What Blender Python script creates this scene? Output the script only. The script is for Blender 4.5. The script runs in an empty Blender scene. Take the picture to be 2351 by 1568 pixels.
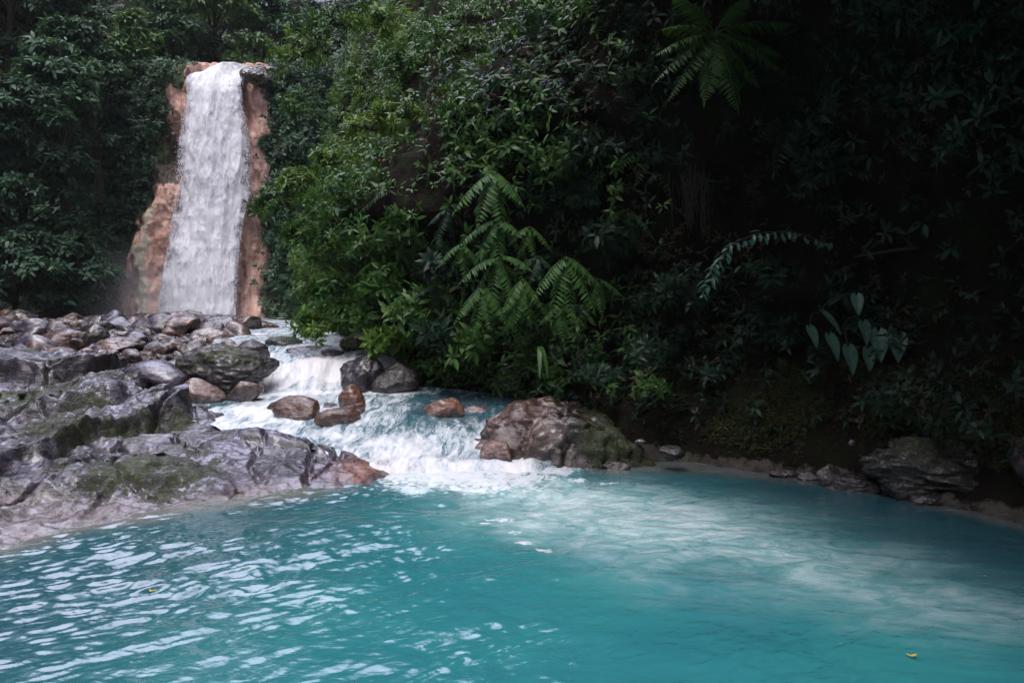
import bpy, math, random
import numpy as np
from mathutils import Vector, Matrix

rng = np.random.default_rng(7)
random.seed(7)
scene = bpy.context.scene
COL = scene.collection

# ------------------------------------------------------------------ camera, sky, sun, exposure
H = 2.2                       # eye height above the pool
FP = 1698.0                   # focal length in the pixels of a 2351-wide frame
HOR = 700.0                   # row of the horizon
cam_d = bpy.data.cameras.new('camera')
cam_d.sensor_width = 36.0
cam_d.lens = 26.0
cam_d.shift_y = -(784.0 - HOR) / 2351.0
cam_d.clip_start = 0.05
cam_d.clip_end = 500.0
cam = bpy.data.objects.new('camera', cam_d)
COL.objects.link(cam)
cam.location = (0, 0, H)
cam.rotation_euler = (math.radians(90), 0, 0)
scene.camera = cam

SUN_EL, SUN_AZ = math.radians(69), math.radians(-165)      # azimuth from +Y, negative = left
world = bpy.data.worlds.new('World')
scene.world = world
world.use_nodes = True
wn = world.node_tree.nodes
wl = world.node_tree.links
wn.clear()
sky = wn.new('ShaderNodeTexSky')
sky.sky_type = 'NISHITA'
sky.sun_disc = False
sky.sun_elevation = SUN_EL
sky.sun_rotation = SUN_AZ
sky.air_density = 1.0
sky.dust_density = 4.0
hs = wn.new('ShaderNodeHueSaturation')
hs.inputs['Saturation'].default_value = 0.45
tint = wn.new('ShaderNodeMixRGB')
tint.blend_type = 'MULTIPLY'
tint.inputs[0].default_value = 1.0
tint.inputs[2].default_value = (1.02, 0.97, 1.06, 1)
bg = wn.new('ShaderNodeBackground')
bg.inputs['Strength'].default_value = 0.15
wo = wn.new('ShaderNodeOutputWorld')
wl.new(sky.outputs[0], hs.inputs['Color'])
wl.new(hs.outputs[0], tint.inputs[1])
# bright sky patch added up the gorge at left, for glints on the pool
CL_AZ, CL_EL = math.radians(-24), math.radians(58)
geo_n = wn.new('ShaderNodeNewGeometry')
dt = wn.new('ShaderNodeVectorMath'); dt.operation = 'DOT_PRODUCT'
dt.inputs[1].default_value = (-math.sin(CL_AZ) * math.cos(CL_EL), -math.cos(CL_AZ) * math.cos(CL_EL), -math.sin(CL_EL))
wl.new(geo_n.outputs['Incoming'], dt.inputs[0])
cn = wn.new('ShaderNodeTexNoise'); cn.inputs['Scale'].default_value = 4.0; cn.inputs['Detail'].default_value = 5
wl.new(geo_n.outputs['Incoming'], cn.inputs['Vector'])
ad = wn.new('ShaderNodeMath'); ad.operation = 'MULTIPLY_ADD'
ad.inputs[1].default_value = .12
wl.new(cn.outputs['Fac'], ad.inputs[0])
wl.new(dt.outputs['Value'], ad.inputs[2])
mr = wn.new('ShaderNodeMapRange'); mr.interpolation_type = 'SMOOTHSTEP'
for k_, x_ in enumerate((.955, 1.06, 1.0, 12.0)):
    mr.inputs[k_ + 1].default_value = x_
wl.new(ad.outputs[0], mr.inputs[0])
cl = wn.new('ShaderNodeMixRGB'); cl.blend_type = 'MULTIPLY'; cl.inputs[0].default_value = 1.0
wl.new(tint.outputs[0], cl.inputs[1])
wl.new(mr.outputs[0], cl.inputs[2])
wl.new(cl.outputs[0], bg.inputs[0])
wl.new(bg.outputs[0], wo.inputs[0])

sun_d = bpy.data.lights.new('sun', 'SUN')
sun_d.energy = 2.4
sun_d.angle = math.radians(30)
sun_d.color = (1.0, 0.97, 0.95)
sun = bpy.data.objects.new('sun', sun_d)
COL.objects.link(sun)
sdir = Vector((math.sin(SUN_AZ) * math.cos(SUN_EL), math.cos(SUN_AZ) * math.cos(SUN_EL), math.sin(SUN_EL)))
sun.rotation_euler = sdir.to_track_quat('Z', 'Y').to_euler()

scene.view_settings.view_transform = 'Standard'
scene.view_settings.look = 'None'
scene.view_settings.exposure = 0.2
scene.view_settings.gamma = 1.0
scene.view_settings.use_curve_mapping = False
scene.cycles.max_bounces = 6
scene.cycles.diffuse_bounces = 3
scene.cycles.glossy_bounces = 3
scene.cycles.transparent_max_bounces = 12
scene.cycles.use_denoising = True


def at(px, py, Y):
    return np.array([(px - 1175.5) / FP * Y, Y, H - (py - HOR) / FP * Y])


# ------------------------------------------------------------------ numpy noise
def _hash(ix, iy, iz, seed):
    h = (ix.astype(np.int64) * 374761393 + iy.astype(np.int64) * 668265263 + iz.astype(np.int64) * 2147483647 + seed * 974634777) & 0xFFFFFFFF
    h = ((h ^ (h >> 13)) * 1274126177) & 0xFFFFFFFF
    h = ((h ^ (h >> 16)) * 2246822519) & 0xFFFFFFFF
    h = h ^ (h >> 15)
    return (h & 0xFFFFFF) / float(0xFFFFFF)


def vnoise(p, seed=0):
    i = np.floor(p).astype(np.int64)
    f = p - i
    u = f * f * f * (f * (f * 6 - 15) + 10)
    r = 0
    for dx in (0, 1):
        wx = u[..., 0] if dx else 1 - u[..., 0]
        for dy in (0, 1):
            wy = u[..., 1] if dy else 1 - u[..., 1]
            for dz in (0, 1):
                wz = u[..., 2] if dz else 1 - u[..., 2]
                r = r + wx * wy * wz * _hash(i[..., 0] + dx, i[..., 1] + dy, i[..., 2] + dz, seed)
    return r * 2 - 1


def fbm(p, octaves=4, seed=0, gain=0.5, lac=2.03):
    a, r, q = 1.0, 0, np.array(p, dtype=float)
    for o in range(octaves):
        r = r + a * vnoise(q, seed + o * 17)
        q = q * lac + 3.7
        a *= gain
    return r


def ridged(p, octaves=4, seed=0):
    a, r, q = 1.0, 0, np.array(p, dtype=float)
    for o in range(octaves):
        r = r + a * (1 - 2 * np.abs(vnoise(q, seed + o * 13)))
        q = q * 2.1 + 1.3
        a *= 0.5
    return r


def worley(p, seed=0):
    i = np.floor(p).astype(np.int64)
    f1 = np.full(p.shape[:-1], 9.0)
    f2 = np.full(p.shape[:-1], 9.0)
    for dx in (-1, 0, 1):
        for dy in (-1, 0, 1):
            for dz in (-1, 0, 1):
                c = i + np.array([dx, dy, dz])
                q = np.stack([c[..., k] + _hash(c[..., 0], c[..., 1], c[..., 2], seed + 31 * k) for k in range(3)], -1)
                d = np.sqrt(((q - p) ** 2).sum(-1))
                f2 = np.minimum(f2, np.maximum(f1, d))
                f1 = np.minimum(f1, d)
    return f1, f2


def sstep(a, b, x):
    t = np.clip((x - a) / (b - a), 0, 1)
    return t * t * (3 - 2 * t)


def nrm(v):
    return v / np.maximum(np.linalg.norm(v, axis=-1, keepdims=True), 1e-9)


# ------------------------------------------------------------------ mesh helpers
def mk_mesh(name, V, polys, smooth=False, attr=None):
    me = bpy.data.meshes.new(name)
    V = np.asarray(V, dtype=np.float32).reshape(-1, 3)
    me.vertices.add(len(V))
    me.vertices.foreach_set('co', V.ravel())
    idx, tot = [], []
    for F in polys:
        F = np.asarray(F, dtype=np.int32)
        if len(F) == 0:
            continue
        idx.append(F.ravel())
        tot.append(np.full(len(F), F.shape[1], dtype=np.int32))
    idx = np.concatenate(idx)
    tot = np.concatenate(tot)
    start = np.concatenate([[0], np.cumsum(tot)[:-1]]).astype(np.int32)
    me.loops.add(len(idx))
    me.loops.foreach_set('vertex_index', idx)
    me.polygons.add(len(tot))
    me.polygons.foreach_set('loop_start', start)
    me.polygons.foreach_set('loop_total', tot)
    if smooth:
        me.polygons.foreach_set('use_smooth', np.ones(len(tot), dtype=bool))
    if attr is not None:
        a = me.color_attributes.new('mask', 'FLOAT_COLOR', 'POINT')
        a.data.foreach_set('color', np.asarray(attr, dtype=np.float32).ravel())
    me.update(calc_edges=True)
    return me


def obj(name, me, mat, parent=None, loc=None):
    o = bpy.data.objects.new(name, me)
    COL.objects.link(o)
    if mat is not None and not me.materials:
        me.materials.append(mat)
    if parent is not None:
        o.parent = parent
    if loc is not None:
        o.location = loc
    return o


def tag(o, label=None, cat=None, group=None, kind=None):
    if label: o['label'] = label
    if cat: o['category'] = cat
    if group: o['group'] = group
    if kind: o['kind'] = kind
    return o


def empty(name, loc, label, cat, group=None, rz=0.0, sc=1.0):
    o = bpy.data.objects.new(name, None)
    COL.objects.link(o)
    o.location = tuple(loc)
    o.rotation_euler = (0, 0, rz)
    o.scale = (sc, sc, sc)
    o.empty_display_size = 0.1
    return tag(o, label, cat, group)


def grid_faces(nu, nv):
    i = np.arange(nu - 1)[:, None] * nv + np.arange(nv - 1)[None, :]
    i = i.ravel()
    return np.stack([i, i + nv, i + nv + 1, i + 1], -1)


def grid_normals(P):
    du = np.gradient(P, axis=0)
    dv = np.gradient(P, axis=1)
    return nrm(np.cross(du, dv))


class Geo:
    """collects vertices and faces into one mesh"""
    def __init__(s):
        s.V, s.F3, s.F4, s.n = [], [], [], 0

    def add(s, V, f3=None, f4=None):
        V = np.asarray(V).reshape(-1, 3)
        if f3 is not None and len(f3): s.F3.append(np.asarray(f3) + s.n)
        if f4 is not None and len(f4): s.F4.append(np.asarray(f4) + s.n)
        s.V.append(V)
        s.n += len(V)

    def mesh(s, name, smooth=False):
        p = []
        if s.F3: p.append(np.concatenate(s.F3))
        if s.F4: p.append(np.concatenate(s.F4))
        return mk_mesh(name, np.concatenate(s.V), p, smooth)


LEAF = np.array([[0, 0, 0], [-.40, .28, .10], [.40, .28, .10], [-.42, .62, .10], [.42, .62, .10], [0, 1, 0], [0, .30, 0], [0, .64, 0]])
LF3 = np.array([[0, 6, 1], [0, 2, 6], [3, 7, 5], [7, 4, 5]])
LF4 = np.array([[1, 6, 7, 3], [6, 2, 4, 7]])
LOW = np.array([[0, 0, 0], [-.42, .30, .06], [.42, .30, .06], [-.38, .66, .04], [.38, .66, .04], [0, 1, -.04]])
LOF3 = np.array([[0, 2, 1], [3, 4, 5]])
LOF4 = np.array([[1, 2, 4, 3]])


def leaves(geo, P, D, N, L, W, droop=0.25, fine=False):
    """leaf blades: base points P, pointing along D, upper side towards N, length L, width W"""
    T, f3, f4 = (LEAF, LF3, LF4) if fine else (LOW, LOF3, LOF4)
    D = nrm(D)
    S = nrm(np.cross(D, N))
    U = np.cross(S, D)
    L = np.broadcast_to(L, (len(P),))
    W = np.broadcast_to(W, (len(P),))
    k = len(T)
    z = (T[:, 2] * W[:, None]) - droop * L[:, None] * (T[:, 1] ** 2)
    V = P[:, None, :] + S[:, None, :] * (T[:, 0] * W[:, None])[..., None] + D[:, None, :] * (T[:, 1] * L[:, None])[..., None] + U[:, None, :] * z[..., None]
    off = (np.arange(len(P)) * k)[:, None, None]
    geo.add(V.reshape(-1, 3), (f3[None] + off).reshape(-1, 3), (f4[None] + off).reshape(-1, 4))


def rand_dirs(n, g=None):
    g = g or rng
    return nrm(g.normal(size=(n, 3)))


def sprigs(geo, C, A, nl, L, g=None, aspect=0.36, fine=False, spread=(50, 100), droop=0.3):
    """rosettes: nl leaves round each centre C, opening along axis A"""
    g = g or rng
    n = len(C)
    A = nrm(A)
    ref = nrm(np.cross(A, rand_dirs(n, g)))
    ref2 = np.cross(A, ref)
    L = np.broadcast_to(L, (n,))
    ph = (np.arange(nl)[None, :] * 2.4 + g.uniform(0, 6.28, (n, 1)) + g.normal(0, .25, (n, nl)))
    th = np.radians(g.uniform(spread[0], spread[1], (n, nl)))
    D = A[:, None, :] * np.cos(th)[..., None] + (ref[:, None, :] * np.cos(ph)[..., None] + ref2[:, None, :] * np.sin(ph)[..., None]) * np.sin(th)[..., None]
    LL = L[:, None] * g.uniform(.6, 1.15, (n, nl))
    P = C[:, None, :] + A[:, None, :] * (g.uniform(-.35, .1, (n, nl)) * L[:, None])[..., None] + D * (0.08 * LL)[..., None]
    N = np.broadcast_to(A[:, None, :], D.shape) + np.array([0, 0, .35]) + g.normal(0, .25, D.shape)
    leaves(geo, P.reshape(-1, 3), D.reshape(-1, 3), N.reshape(-1, 3), LL.ravel(), LL.ravel() * aspect * g.uniform(.85, 1.15, LL.size), droop, fine)


def tube(geo, P, R, n=6):
    P = np.asarray(P, dtype=float)
    T = nrm(np.gradient(P, axis=0))
    ref = np.array([0.31, 0.17, 0.93]) if abs(T[0][2]) < .8 else np.array([1., .2, .1])
    S = nrm(np.cross(T, ref))
    B = np.cross(T, S)
    a = np.arange(n) / n * 2 * math.pi
    R = np.broadcast_to(R, (len(P),))
    V = P[:, None, :] + (S[:, None, :] * np.cos(a)[None, :, None] + B[:, None, :] * np.sin(a)[None, :, None]) * R[:, None, None]
    i = np.arange(len(P) - 1)[:, None] * n
    j = np.arange(n)[None, :]
    k = (j + 1) % n
    f4 = np.stack([i + j, i + k, i + n + k, i + n + j], -1).reshape(-1, 4)
    geo.add(V.reshape(-1, 3), None, f4)


# ------------------------------------------------------------------ materials
def new_mat(name):
    m = bpy.data.materials.new(name)
    m.use_nodes = True
    nt = m.node_tree
    b = nt.nodes['Principled BSDF']
    return m, nt, b


def node(nt, t, **kw):
    n = nt.nodes.new(t)
    for k, v in kw.items():
        setattr(n, k, v)
    return n


def noise_node(nt, scale, detail=4, rough=.55, vec=None, dist=0.0):
    n = node(nt, 'ShaderNodeTexNoise')
    n.inputs['Scale'].default_value = scale
    n.inputs['Detail'].default_value = detail
    n.inputs['Roughness'].default_value = rough
    n.inputs['Distortion'].default_value = dist
    if vec is not None:
        nt.links.new(vec, n.inputs['Vector'])
    return n.outputs['Fac']


def ramp(nt, fac, stops, interp='LINEAR'):
    r = node(nt, 'ShaderNodeValToRGB')
    r.color_ramp.interpolation = interp
    e = r.color_ramp.elements
    while len(e) < len(stops):
        e.new(0.5)
    for el, (p, c) in zip(e, stops):
        el.position = p
        el.color = (c[0], c[1], c[2], 1) if not isinstance(c, (int, float)) else (c, c, c, 1)
    nt.links.new(fac, r.inputs[0])
    return r.outputs[0]


def mix(nt, fac, a, b, mode='MIX'):
    m = node(nt, 'ShaderNodeMixRGB', blend_type=mode)
    for s, v in ((m.inputs[0], fac), (m.inputs[1], a), (m.inputs[2], b)):
        if isinstance(v, (int, float)):
            s.default_value = v
        elif isinstance(v, tuple):
            s.default_value = (v[0], v[1], v[2], 1)
        else:
            nt.links.new(v, s)
    return m.outputs[0]


def mth(nt, op, a, b=None, clamp=False):
    m = node(nt, 'ShaderNodeMath', operation=op, use_clamp=clamp)
    for s, v in ((m.inputs[0], a), (m.inputs[1], b)):
        if v is None: continue
        if isinstance(v, (int, float)): s.default_value = v
        else: nt.links.new(v, s)
    return m.outputs[0]


def maprange(nt, v, a, b, c=0.0, d=1.0):
    m = node(nt, 'ShaderNodeMapRange', interpolation_type='SMOOTHSTEP')
    nt.links.new(v, m.inputs[0])
    for i, x in enumerate((a, b, c, d)):
        m.inputs[i + 1].default_value = x
    return m.outputs[0]


def mask_attr(nt):
    a = node(nt, 'ShaderNodeAttribute', attribute_name='mask')
    s = node(nt, 'ShaderNodeSeparateColor')
    nt.links.new(a.outputs['Color'], s.inputs[0])
    return s.outputs[0], s.outputs[1], s.outputs[2], a.outputs['Alpha']


def obj_coord(nt):
    return node(nt, 'ShaderNodeNewGeometry').outputs['Position']


def leaf_mat(name, stops, rough=.42, trans=.22, patch=0.8):
    m, nt, b = new_mat(name)
    g = node(nt, 'ShaderNodeNewGeometry')
    r = g.outputs['Random Per Island']
    pn = noise_node(nt, patch, 3, .5, g.outputs['Position'])
    f = mth(nt, 'ADD', mth(nt, 'MULTIPLY', r, .6), mth(nt, 'MULTIPLY', mth(nt, 'SUBTRACT', pn, .28), 1.0), True)
    c = ramp(nt, f, stops)
    nt.links.new(c, b.inputs['Base Color'])
    b.inputs['Roughness'].default_value = rough
    b.inputs['Specular IOR Level'].default_value = .22
    tr = node(nt, 'ShaderNodeBsdfTranslucent')
    nt.links.new(mix(nt, 1.0, c, (1.25, 1.3, .6), 'MULTIPLY'), tr.inputs[0])
    ms = node(nt, 'ShaderNodeMixShader')
    ms.inputs[0].default_value = trans
    nt.links.new(b.outputs[0], ms.inputs[1])
    nt.links.new(tr.outputs[0], ms.inputs[2])
    nt.links.new(ms.outputs[0], nt.nodes['Material Output'].inputs[0])
    return m


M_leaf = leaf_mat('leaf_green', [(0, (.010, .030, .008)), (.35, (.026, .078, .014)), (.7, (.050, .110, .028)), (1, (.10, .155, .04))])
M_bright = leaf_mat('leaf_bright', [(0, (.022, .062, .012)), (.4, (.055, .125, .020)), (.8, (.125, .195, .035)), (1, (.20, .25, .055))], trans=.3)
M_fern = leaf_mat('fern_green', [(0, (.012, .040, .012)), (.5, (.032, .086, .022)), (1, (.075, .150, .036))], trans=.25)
M_shaded = leaf_mat('leaf_shaded', [(0, (.005, .014, .009)), (.4, (.010, .028, .016)), (.8, (.020, .050, .026)), (1, (.045, .09, .045))], rough=.45)  # leaf green darkened to put shade into the foliage at the right
M_far = leaf_mat('leaf_far', [(0, (.018, .042, .032)), (.4, (.038, .085, .055)), (.75, (.062, .125, .07)), (1, (.10, .165, .08))], patch=.35, rough=.5)
M_farb = leaf_mat('leaf_far_light', [(0, (.045, .095, .042)), (.5, (.085, .16, .06)), (1, (.14, .22, .085))], patch=.4, rough=.5)
M_dry = leaf_mat('leaf_brown', [(0, (.025, .02, .012)), (.5, (.06, .04, .022)), (1, (.09, .055, .025))], rough=.7, trans=.1)
M_yellow = leaf_mat('leaf_yellow', [(0, (.35, .28, .05)), (1, (.45, .36, .08))], rough=.6)


def bark_mat():
    m, nt, b = new_mat('bark')
    p = obj_coord(nt)
    c = ramp(nt, noise_node(nt, 9, 6, .6, p), [(.3, (.014, .010, .007)), (.7, (.05, .037, .028))])
    nt.links.new(c, b.inputs['Base Color'])
    b.inputs['Roughness'].default_value = .8
    return m


M_bark = bark_mat()


def rock_mat(name='wet_rock', lav=(.078, .066, .100), mid=(.026, .022, .032), dark=(.010, .009, .010)):
    """mask: R moss, G cream mineral crust, B rust red, A crack or patchy shade painted as dark film"""
    m, nt, b = new_mat(name)
    p = obj_coord(nt)
    R, G, B, A = mask_attr(nt)
    n1 = noise_node(nt, 2.2, 7, .62, p)
    n2 = noise_node(nt, 11, 6, .65, p)
    n3 = noise_node(nt, 45, 4, .6, p)
    f = mth(nt, 'ADD', mth(nt, 'MULTIPLY', n1, .72), mth(nt, 'MULTIPLY', n2, .28))
    c = ramp(nt, f, [(.40, dark), (.485, mid), (.57, lav), (.72, (lav[0] * 1.25, lav[1] * 1.22, lav[2] * 1.25))])
    c = mix(nt, mth(nt, 'MULTIPLY', maprange(nt, n3, .55, .75), .35), c, (.06, .05, .05))
    rust = ramp(nt, n2, [(.3, (.10, .038, .024)), (.7, (.28, .12, .08))])
    c = mix(nt, mth(nt, 'MULTIPLY', B, maprange(nt, n1, .3, .5, .55, 1.0)), c, rust)
    cream = ramp(nt, n2, [(.34, (.04, .032, .034)), (.5, (.105, .084, .088)), (.66, (.22, .18, .182))])
    c = mix(nt, mth(nt, 'MULTIPLY', G, maprange(nt, n2, .25, .5, .4, 1.0)), c, cream)
    c = mix(nt, A, c, (.016, .014, .013))
    mo = maprange(nt, mth(nt, 'ADD', R, mth(nt, 'ADD', mth(nt, 'MULTIPLY', mth(nt, 'SUBTRACT', n2, .5), 2.0), mth(nt, 'MULTIPLY', mth(nt, 'SUBTRACT', n3, .5), 1.2))), .40, .72)
    mosc = ramp(nt, noise_node(nt, 26, 4, .6, p), [(.40, (.005, .008, .002)), (.54, (.016, .024, .004)), (.68, (.075, .090, .010))])
    c = mix(nt, mo, c, mosc)
    nt.links.new(c, b.inputs['Base Color'])
    ro = mth(nt, 'ADD', maprange(nt, n2, .35, .7, .16, .42), mth(nt, 'MULTIPLY', mo, .4), True)
    nt.links.new(ro, b.inputs['Roughness'])
    b.inputs['Specular IOR Level'].default_value = .55
    nt.links.new(mth(nt, 'MULTIPLY', maprange(nt, n1, .4, .6, .1, .5), mth(nt, 'SUBTRACT', 1.0, mo)), b.inputs['Coat Weight'])
    b.inputs['Coat Roughness'].default_value = .14
    bp = node(nt, 'ShaderNodeBump')
    bp.inputs['Strength'].default_value = .5
    bp.inputs['Distance'].default_value = .035
    sm_ = node(nt, 'ShaderNodeMapping')
    sm_.inputs['Scale'].default_value = (1.2, 2.2, 9.0)
    sm_.inputs['Rotation'].default_value = (.12, .14, 0)
    nt.links.new(p, sm_.inputs[0])
    strat = noise_node(nt, 3.0, 5, .6, sm_.outputs[0], .6)
    hgt = mth(nt, 'ADD', mth(nt, 'ADD', mth(nt, 'ADD', n2, mth(nt, 'MULTIPLY', strat, .9)), mth(nt, 'MULTIPLY', n3, .45)), mth(nt, 'MULTIPLY', noise_node(nt, 120, 3, .6, p), mth(nt, 'ADD', mth(nt, 'MULTIPLY', mo, .6), .12)))
    nt.links.new(hgt, bp.inputs['Height'])
    nt.links.new(bp.outputs[0], b.inputs['Normal'])
    return m


M_rock = rock_mat()
M_stone = rock_mat('river_stone', lav=(.072, .057, .062), mid=(.025, .019, .019), dark=(.010, .008, .008))
M_dark = rock_mat('dark_rock', lav=(.085, .072, .072), mid=(.036, .030, .028), dark=(.012, .010, .009))
M_brown = rock_mat('brown_rock', lav=(.115, .068, .052), mid=(.045, .026, .019), dark=(.012, .008, .006))
M_pale = rock_mat('pale_rock', lav=(.135, .106, .106), mid=(.048, .037, .035), dark=(.022, .018, .016))


def soil_mat():
    m, nt, b = new_mat('soil')
    p = obj_coord(nt)
    n = noise_node(nt, 1.7, 8, .65, p)
    sp_ = node(nt, 'ShaderNodeSeparateXYZ')
    nt.links.new(p, sp_.inputs[0])
    nf = noise_node(nt, 5, 6, .65, p)
    rim = maprange(nt, mth(nt, 'SUBTRACT', sp_.outputs[2], mth(nt, 'MULTIPLY', mth(nt, 'SUBTRACT', nf, .42), .55)), .10, .04)
    c = ramp(nt, n, [(.3, (.005, .004, .003)), (.5, (.012, .009, .007)), (.62, (.010, .014, .005)), (.8, (.030, .024, .017))])
    c = mix(nt, rim, c, ramp(nt, nf, [(.35, (.022, .020, .017)), (.6, (.095, .086, .074))]))
    nt.links.new(c, b.inputs['Base Color'])
    b.inputs['Roughness'].default_value = .85
    b.inputs['Specular IOR Level'].default_value = .08
    bp = node(nt, 'ShaderNodeBump')
    bp.inputs['Distance'].default_value = .12
    nt.links.new(noise_node(nt, 7, 6, .65, p), bp.inputs['Height'])
    nt.links.new(bp.outputs[0], b.inputs['Normal'])
    return m


M_soil = soil_mat()


def cliff_mat():
    """mask: R orange mineral crust, G cream streak, B moss"""
    m, nt, b = new_mat('cliff_rock')
    p = obj_coord(nt)
    R, G, B, A = mask_attr(nt)
    mp = node(nt, 'ShaderNodeMapping')
    mp.inputs['Scale'].default_value = (1.6, 1.0, .22)
    nt.links.new(p, mp.inputs[0])
    st = noise_node(nt, 1.6, 7, .65, mp.outputs[0])
    n2 = noise_node(nt, 3.2, 7, .65, p)
    c = ramp(nt, n2, [(.35, (.020, .015, .012)), (.55, (.062, .044, .034)), (.75, (.14, .095, .075))])
    org = ramp(nt, mth(nt, 'ADD', mth(nt, 'MULTIPLY', st, .65), mth(nt, 'MULTIPLY', n2, .35)), [(.32, (.10, .045, .035)), (.42, (.44, .23, .18)), (.55, (.64, .41, .34)), (.72, (.74, .58, .51))])
    mq = node(nt, 'ShaderNodeMapping')
    mq.inputs['Scale'].default_value = (3.5, 1.0, .5)
    nt.links.new(p, mq.inputs[0])
    org = mix(nt, mth(nt, 'MULTIPLY', maprange(nt, noise_node(nt, 1.8, 8, .72, mq.outputs[0]), .52, .70), .45), org, (.10, .05, .04))
    c = mix(nt, maprange(nt, mth(nt, 'ADD', R, mth(nt, 'MULTIPLY', mth(nt, 'SUBTRACT', n2, .5), 1.3)), .35, .6), c, org)
    crm = ramp(nt, n2, [(.3, (.42, .36, .26)), (.7, (.62, .56, .44))])
    c = mix(nt, maprange(nt, mth(nt, 'ADD', G, mth(nt, 'MULTIPLY', mth(nt, 'SUBTRACT', st, .5), .8)), .4, .65), c, crm)
    c = mix(nt, maprange(nt, mth(nt, 'ADD', B, mth(nt, 'MULTIPLY', mth(nt, 'SUBTRACT', n2, .5), 1.2)), .4, .6), c, (.03, .055, .012))
    nt.links.new(c, b.inputs['Base Color'])
    b.inputs['Roughness'].default_value = .5
    bp = node(nt, 'ShaderNodeBump')
    bp.inputs['Distance'].default_value = .12
    nt.links.new(mth(nt, 'ADD', st, n2), bp.inputs['Height'])
    nt.links.new(bp.outputs[0], b.inputs['Normal'])
    return m


M_cliff = cliff_mat()


def pool_mat():
    """mask: R aerated milky plume, G foam, B shallow over stone, A painted shade and reflection tint"""
    m, nt, b = new_mat('turquoise_water')
    p = obj_coord(nt)
    R, G, B, A = mask_attr(nt)
    mp = node(nt, 'ShaderNodeMapping')
    mp.inputs['Scale'].default_value = (.8, 1.25, 1)
    mp.inputs['Rotation'].default_value = (0, 0, math.radians(22))
    nt.links.new(p, mp.inputs[0])
    sw = noise_node(nt, 3.0, 8, .72, mp.outputs[0], 1.2)
    big = noise_node(nt, .5, 3, .5, p)
    fine = noise_node(nt, 55, 3, .6, p)
    teal = ramp(nt, big, [(.3, (.017, .122, .145)), (.5, (.020, .145, .158)), (.7, (.026, .174, .172))])
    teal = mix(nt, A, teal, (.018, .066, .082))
    ae = ramp(nt, sw, [(.3, (.11, .28, .28)), (.48, (.27, .42, .42)), (.66, (.52, .60, .61))])
    c = mix(nt, mth(nt, 'MULTIPLY', R, maprange(nt, sw, .22, .58, .55, 1.0), True), teal, ae)
    spk = maprange(nt, mth(nt, 'ADD', fine, mth(nt, 'MULTIPLY', R, .06)), .70, .77)
    spk = mth(nt, 'MULTIPLY', spk, maprange(nt, R, .10, .5))
    c = mix(nt, B, c, (.12, .125, .11))
    fm = maprange(nt, mth(nt, 'ADD', G, mth(nt, 'MULTIPLY', mth(nt, 'SUBTRACT', noise_node(nt, 16, 5, .65, mp.outputs[0]), .5), 2.2)), .42, .62)
    fo = mth(nt, 'MAXIMUM', fm, mth(nt, 'MULTIPLY', spk, .8))
    c = mix(nt, mth(nt, 'MULTIPLY', fo, .85), c, (.50, .515, .545))
    nt.links.new(c, b.inputs['Base Color'])
    ro = mth(nt, 'ADD', mth(nt, 'MULTIPLY', fo, .6), .04, True)
    nt.links.new(ro, b.inputs['Roughness'])
    b.inputs['IOR'].default_value = 1.5
    b.inputs['Specular IOR Level'].default_value = .8
    bp = node(nt, 'ShaderNodeBump')
    bp.inputs['Strength'].default_value = .35
    bp.inputs['Distance'].default_value = .012
    nt.links.new(noise_node(nt, 18, 3, .5, mp.outputs[0]), bp.inputs['Height'])
    nt.links.new(bp.outputs[0], b.inputs['Normal'])
    return m


M_pool = pool_mat()


def rapids_mat():
    """mask: R white water, G calm dark water"""
    m, nt, b = new_mat('white_water')
    p = obj_coord(nt)
    R, G, B, A = mask_attr(nt)
    mp = node(nt, 'ShaderNodeMapping')
    mp.inputs['Scale'].default_value = (1.3, .30, 1)
    mp.inputs['Rotation'].default_value = (0, 0, math.radians(-18))
    nt.links.new(p, mp.inputs[0])
    s1 = noise_node(nt, 5.5, 7, .66, mp.outputs[0], .8)
    s2 = noise_node(nt, 30, 4, .6, mp.outputs[0])
    f = mth(nt, 'ADD', mth(nt, 'MULTIPLY', s1, .75), mth(nt, 'MULTIPLY', s2, .25))
    v = mth(nt, 'ADD', R, mth(nt, 'MULTIPLY', mth(nt, 'SUBTRACT', f, .5), 2.7), True)
    c = ramp(nt, v, [(0, (.03, .075, .095)), (.25, (.085, .14, .165)), (.5, (.26, .32, .35)), (.75, (.44, .47, .50)), (1.0, (.57, .57, .60))])
    c = mix(nt, B, c, (.75, .58, .55))
    nt.links.new(c, b.inputs['Base Color'])
    ro = maprange(nt, v, .2, .8, .08, .6)
    nt.links.new(ro, b.inputs['Roughness'])
    bp = node(nt, 'ShaderNodeBump')
    bp.inputs['Strength'].default_value = .35
    bp.inputs['Distance'].default_value = .02
    nt.links.new(f, bp.inputs['Height'])
    nt.links.new(bp.outputs[0], b.inputs['Normal'])
    return m


M_rapids = rapids_mat()


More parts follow.
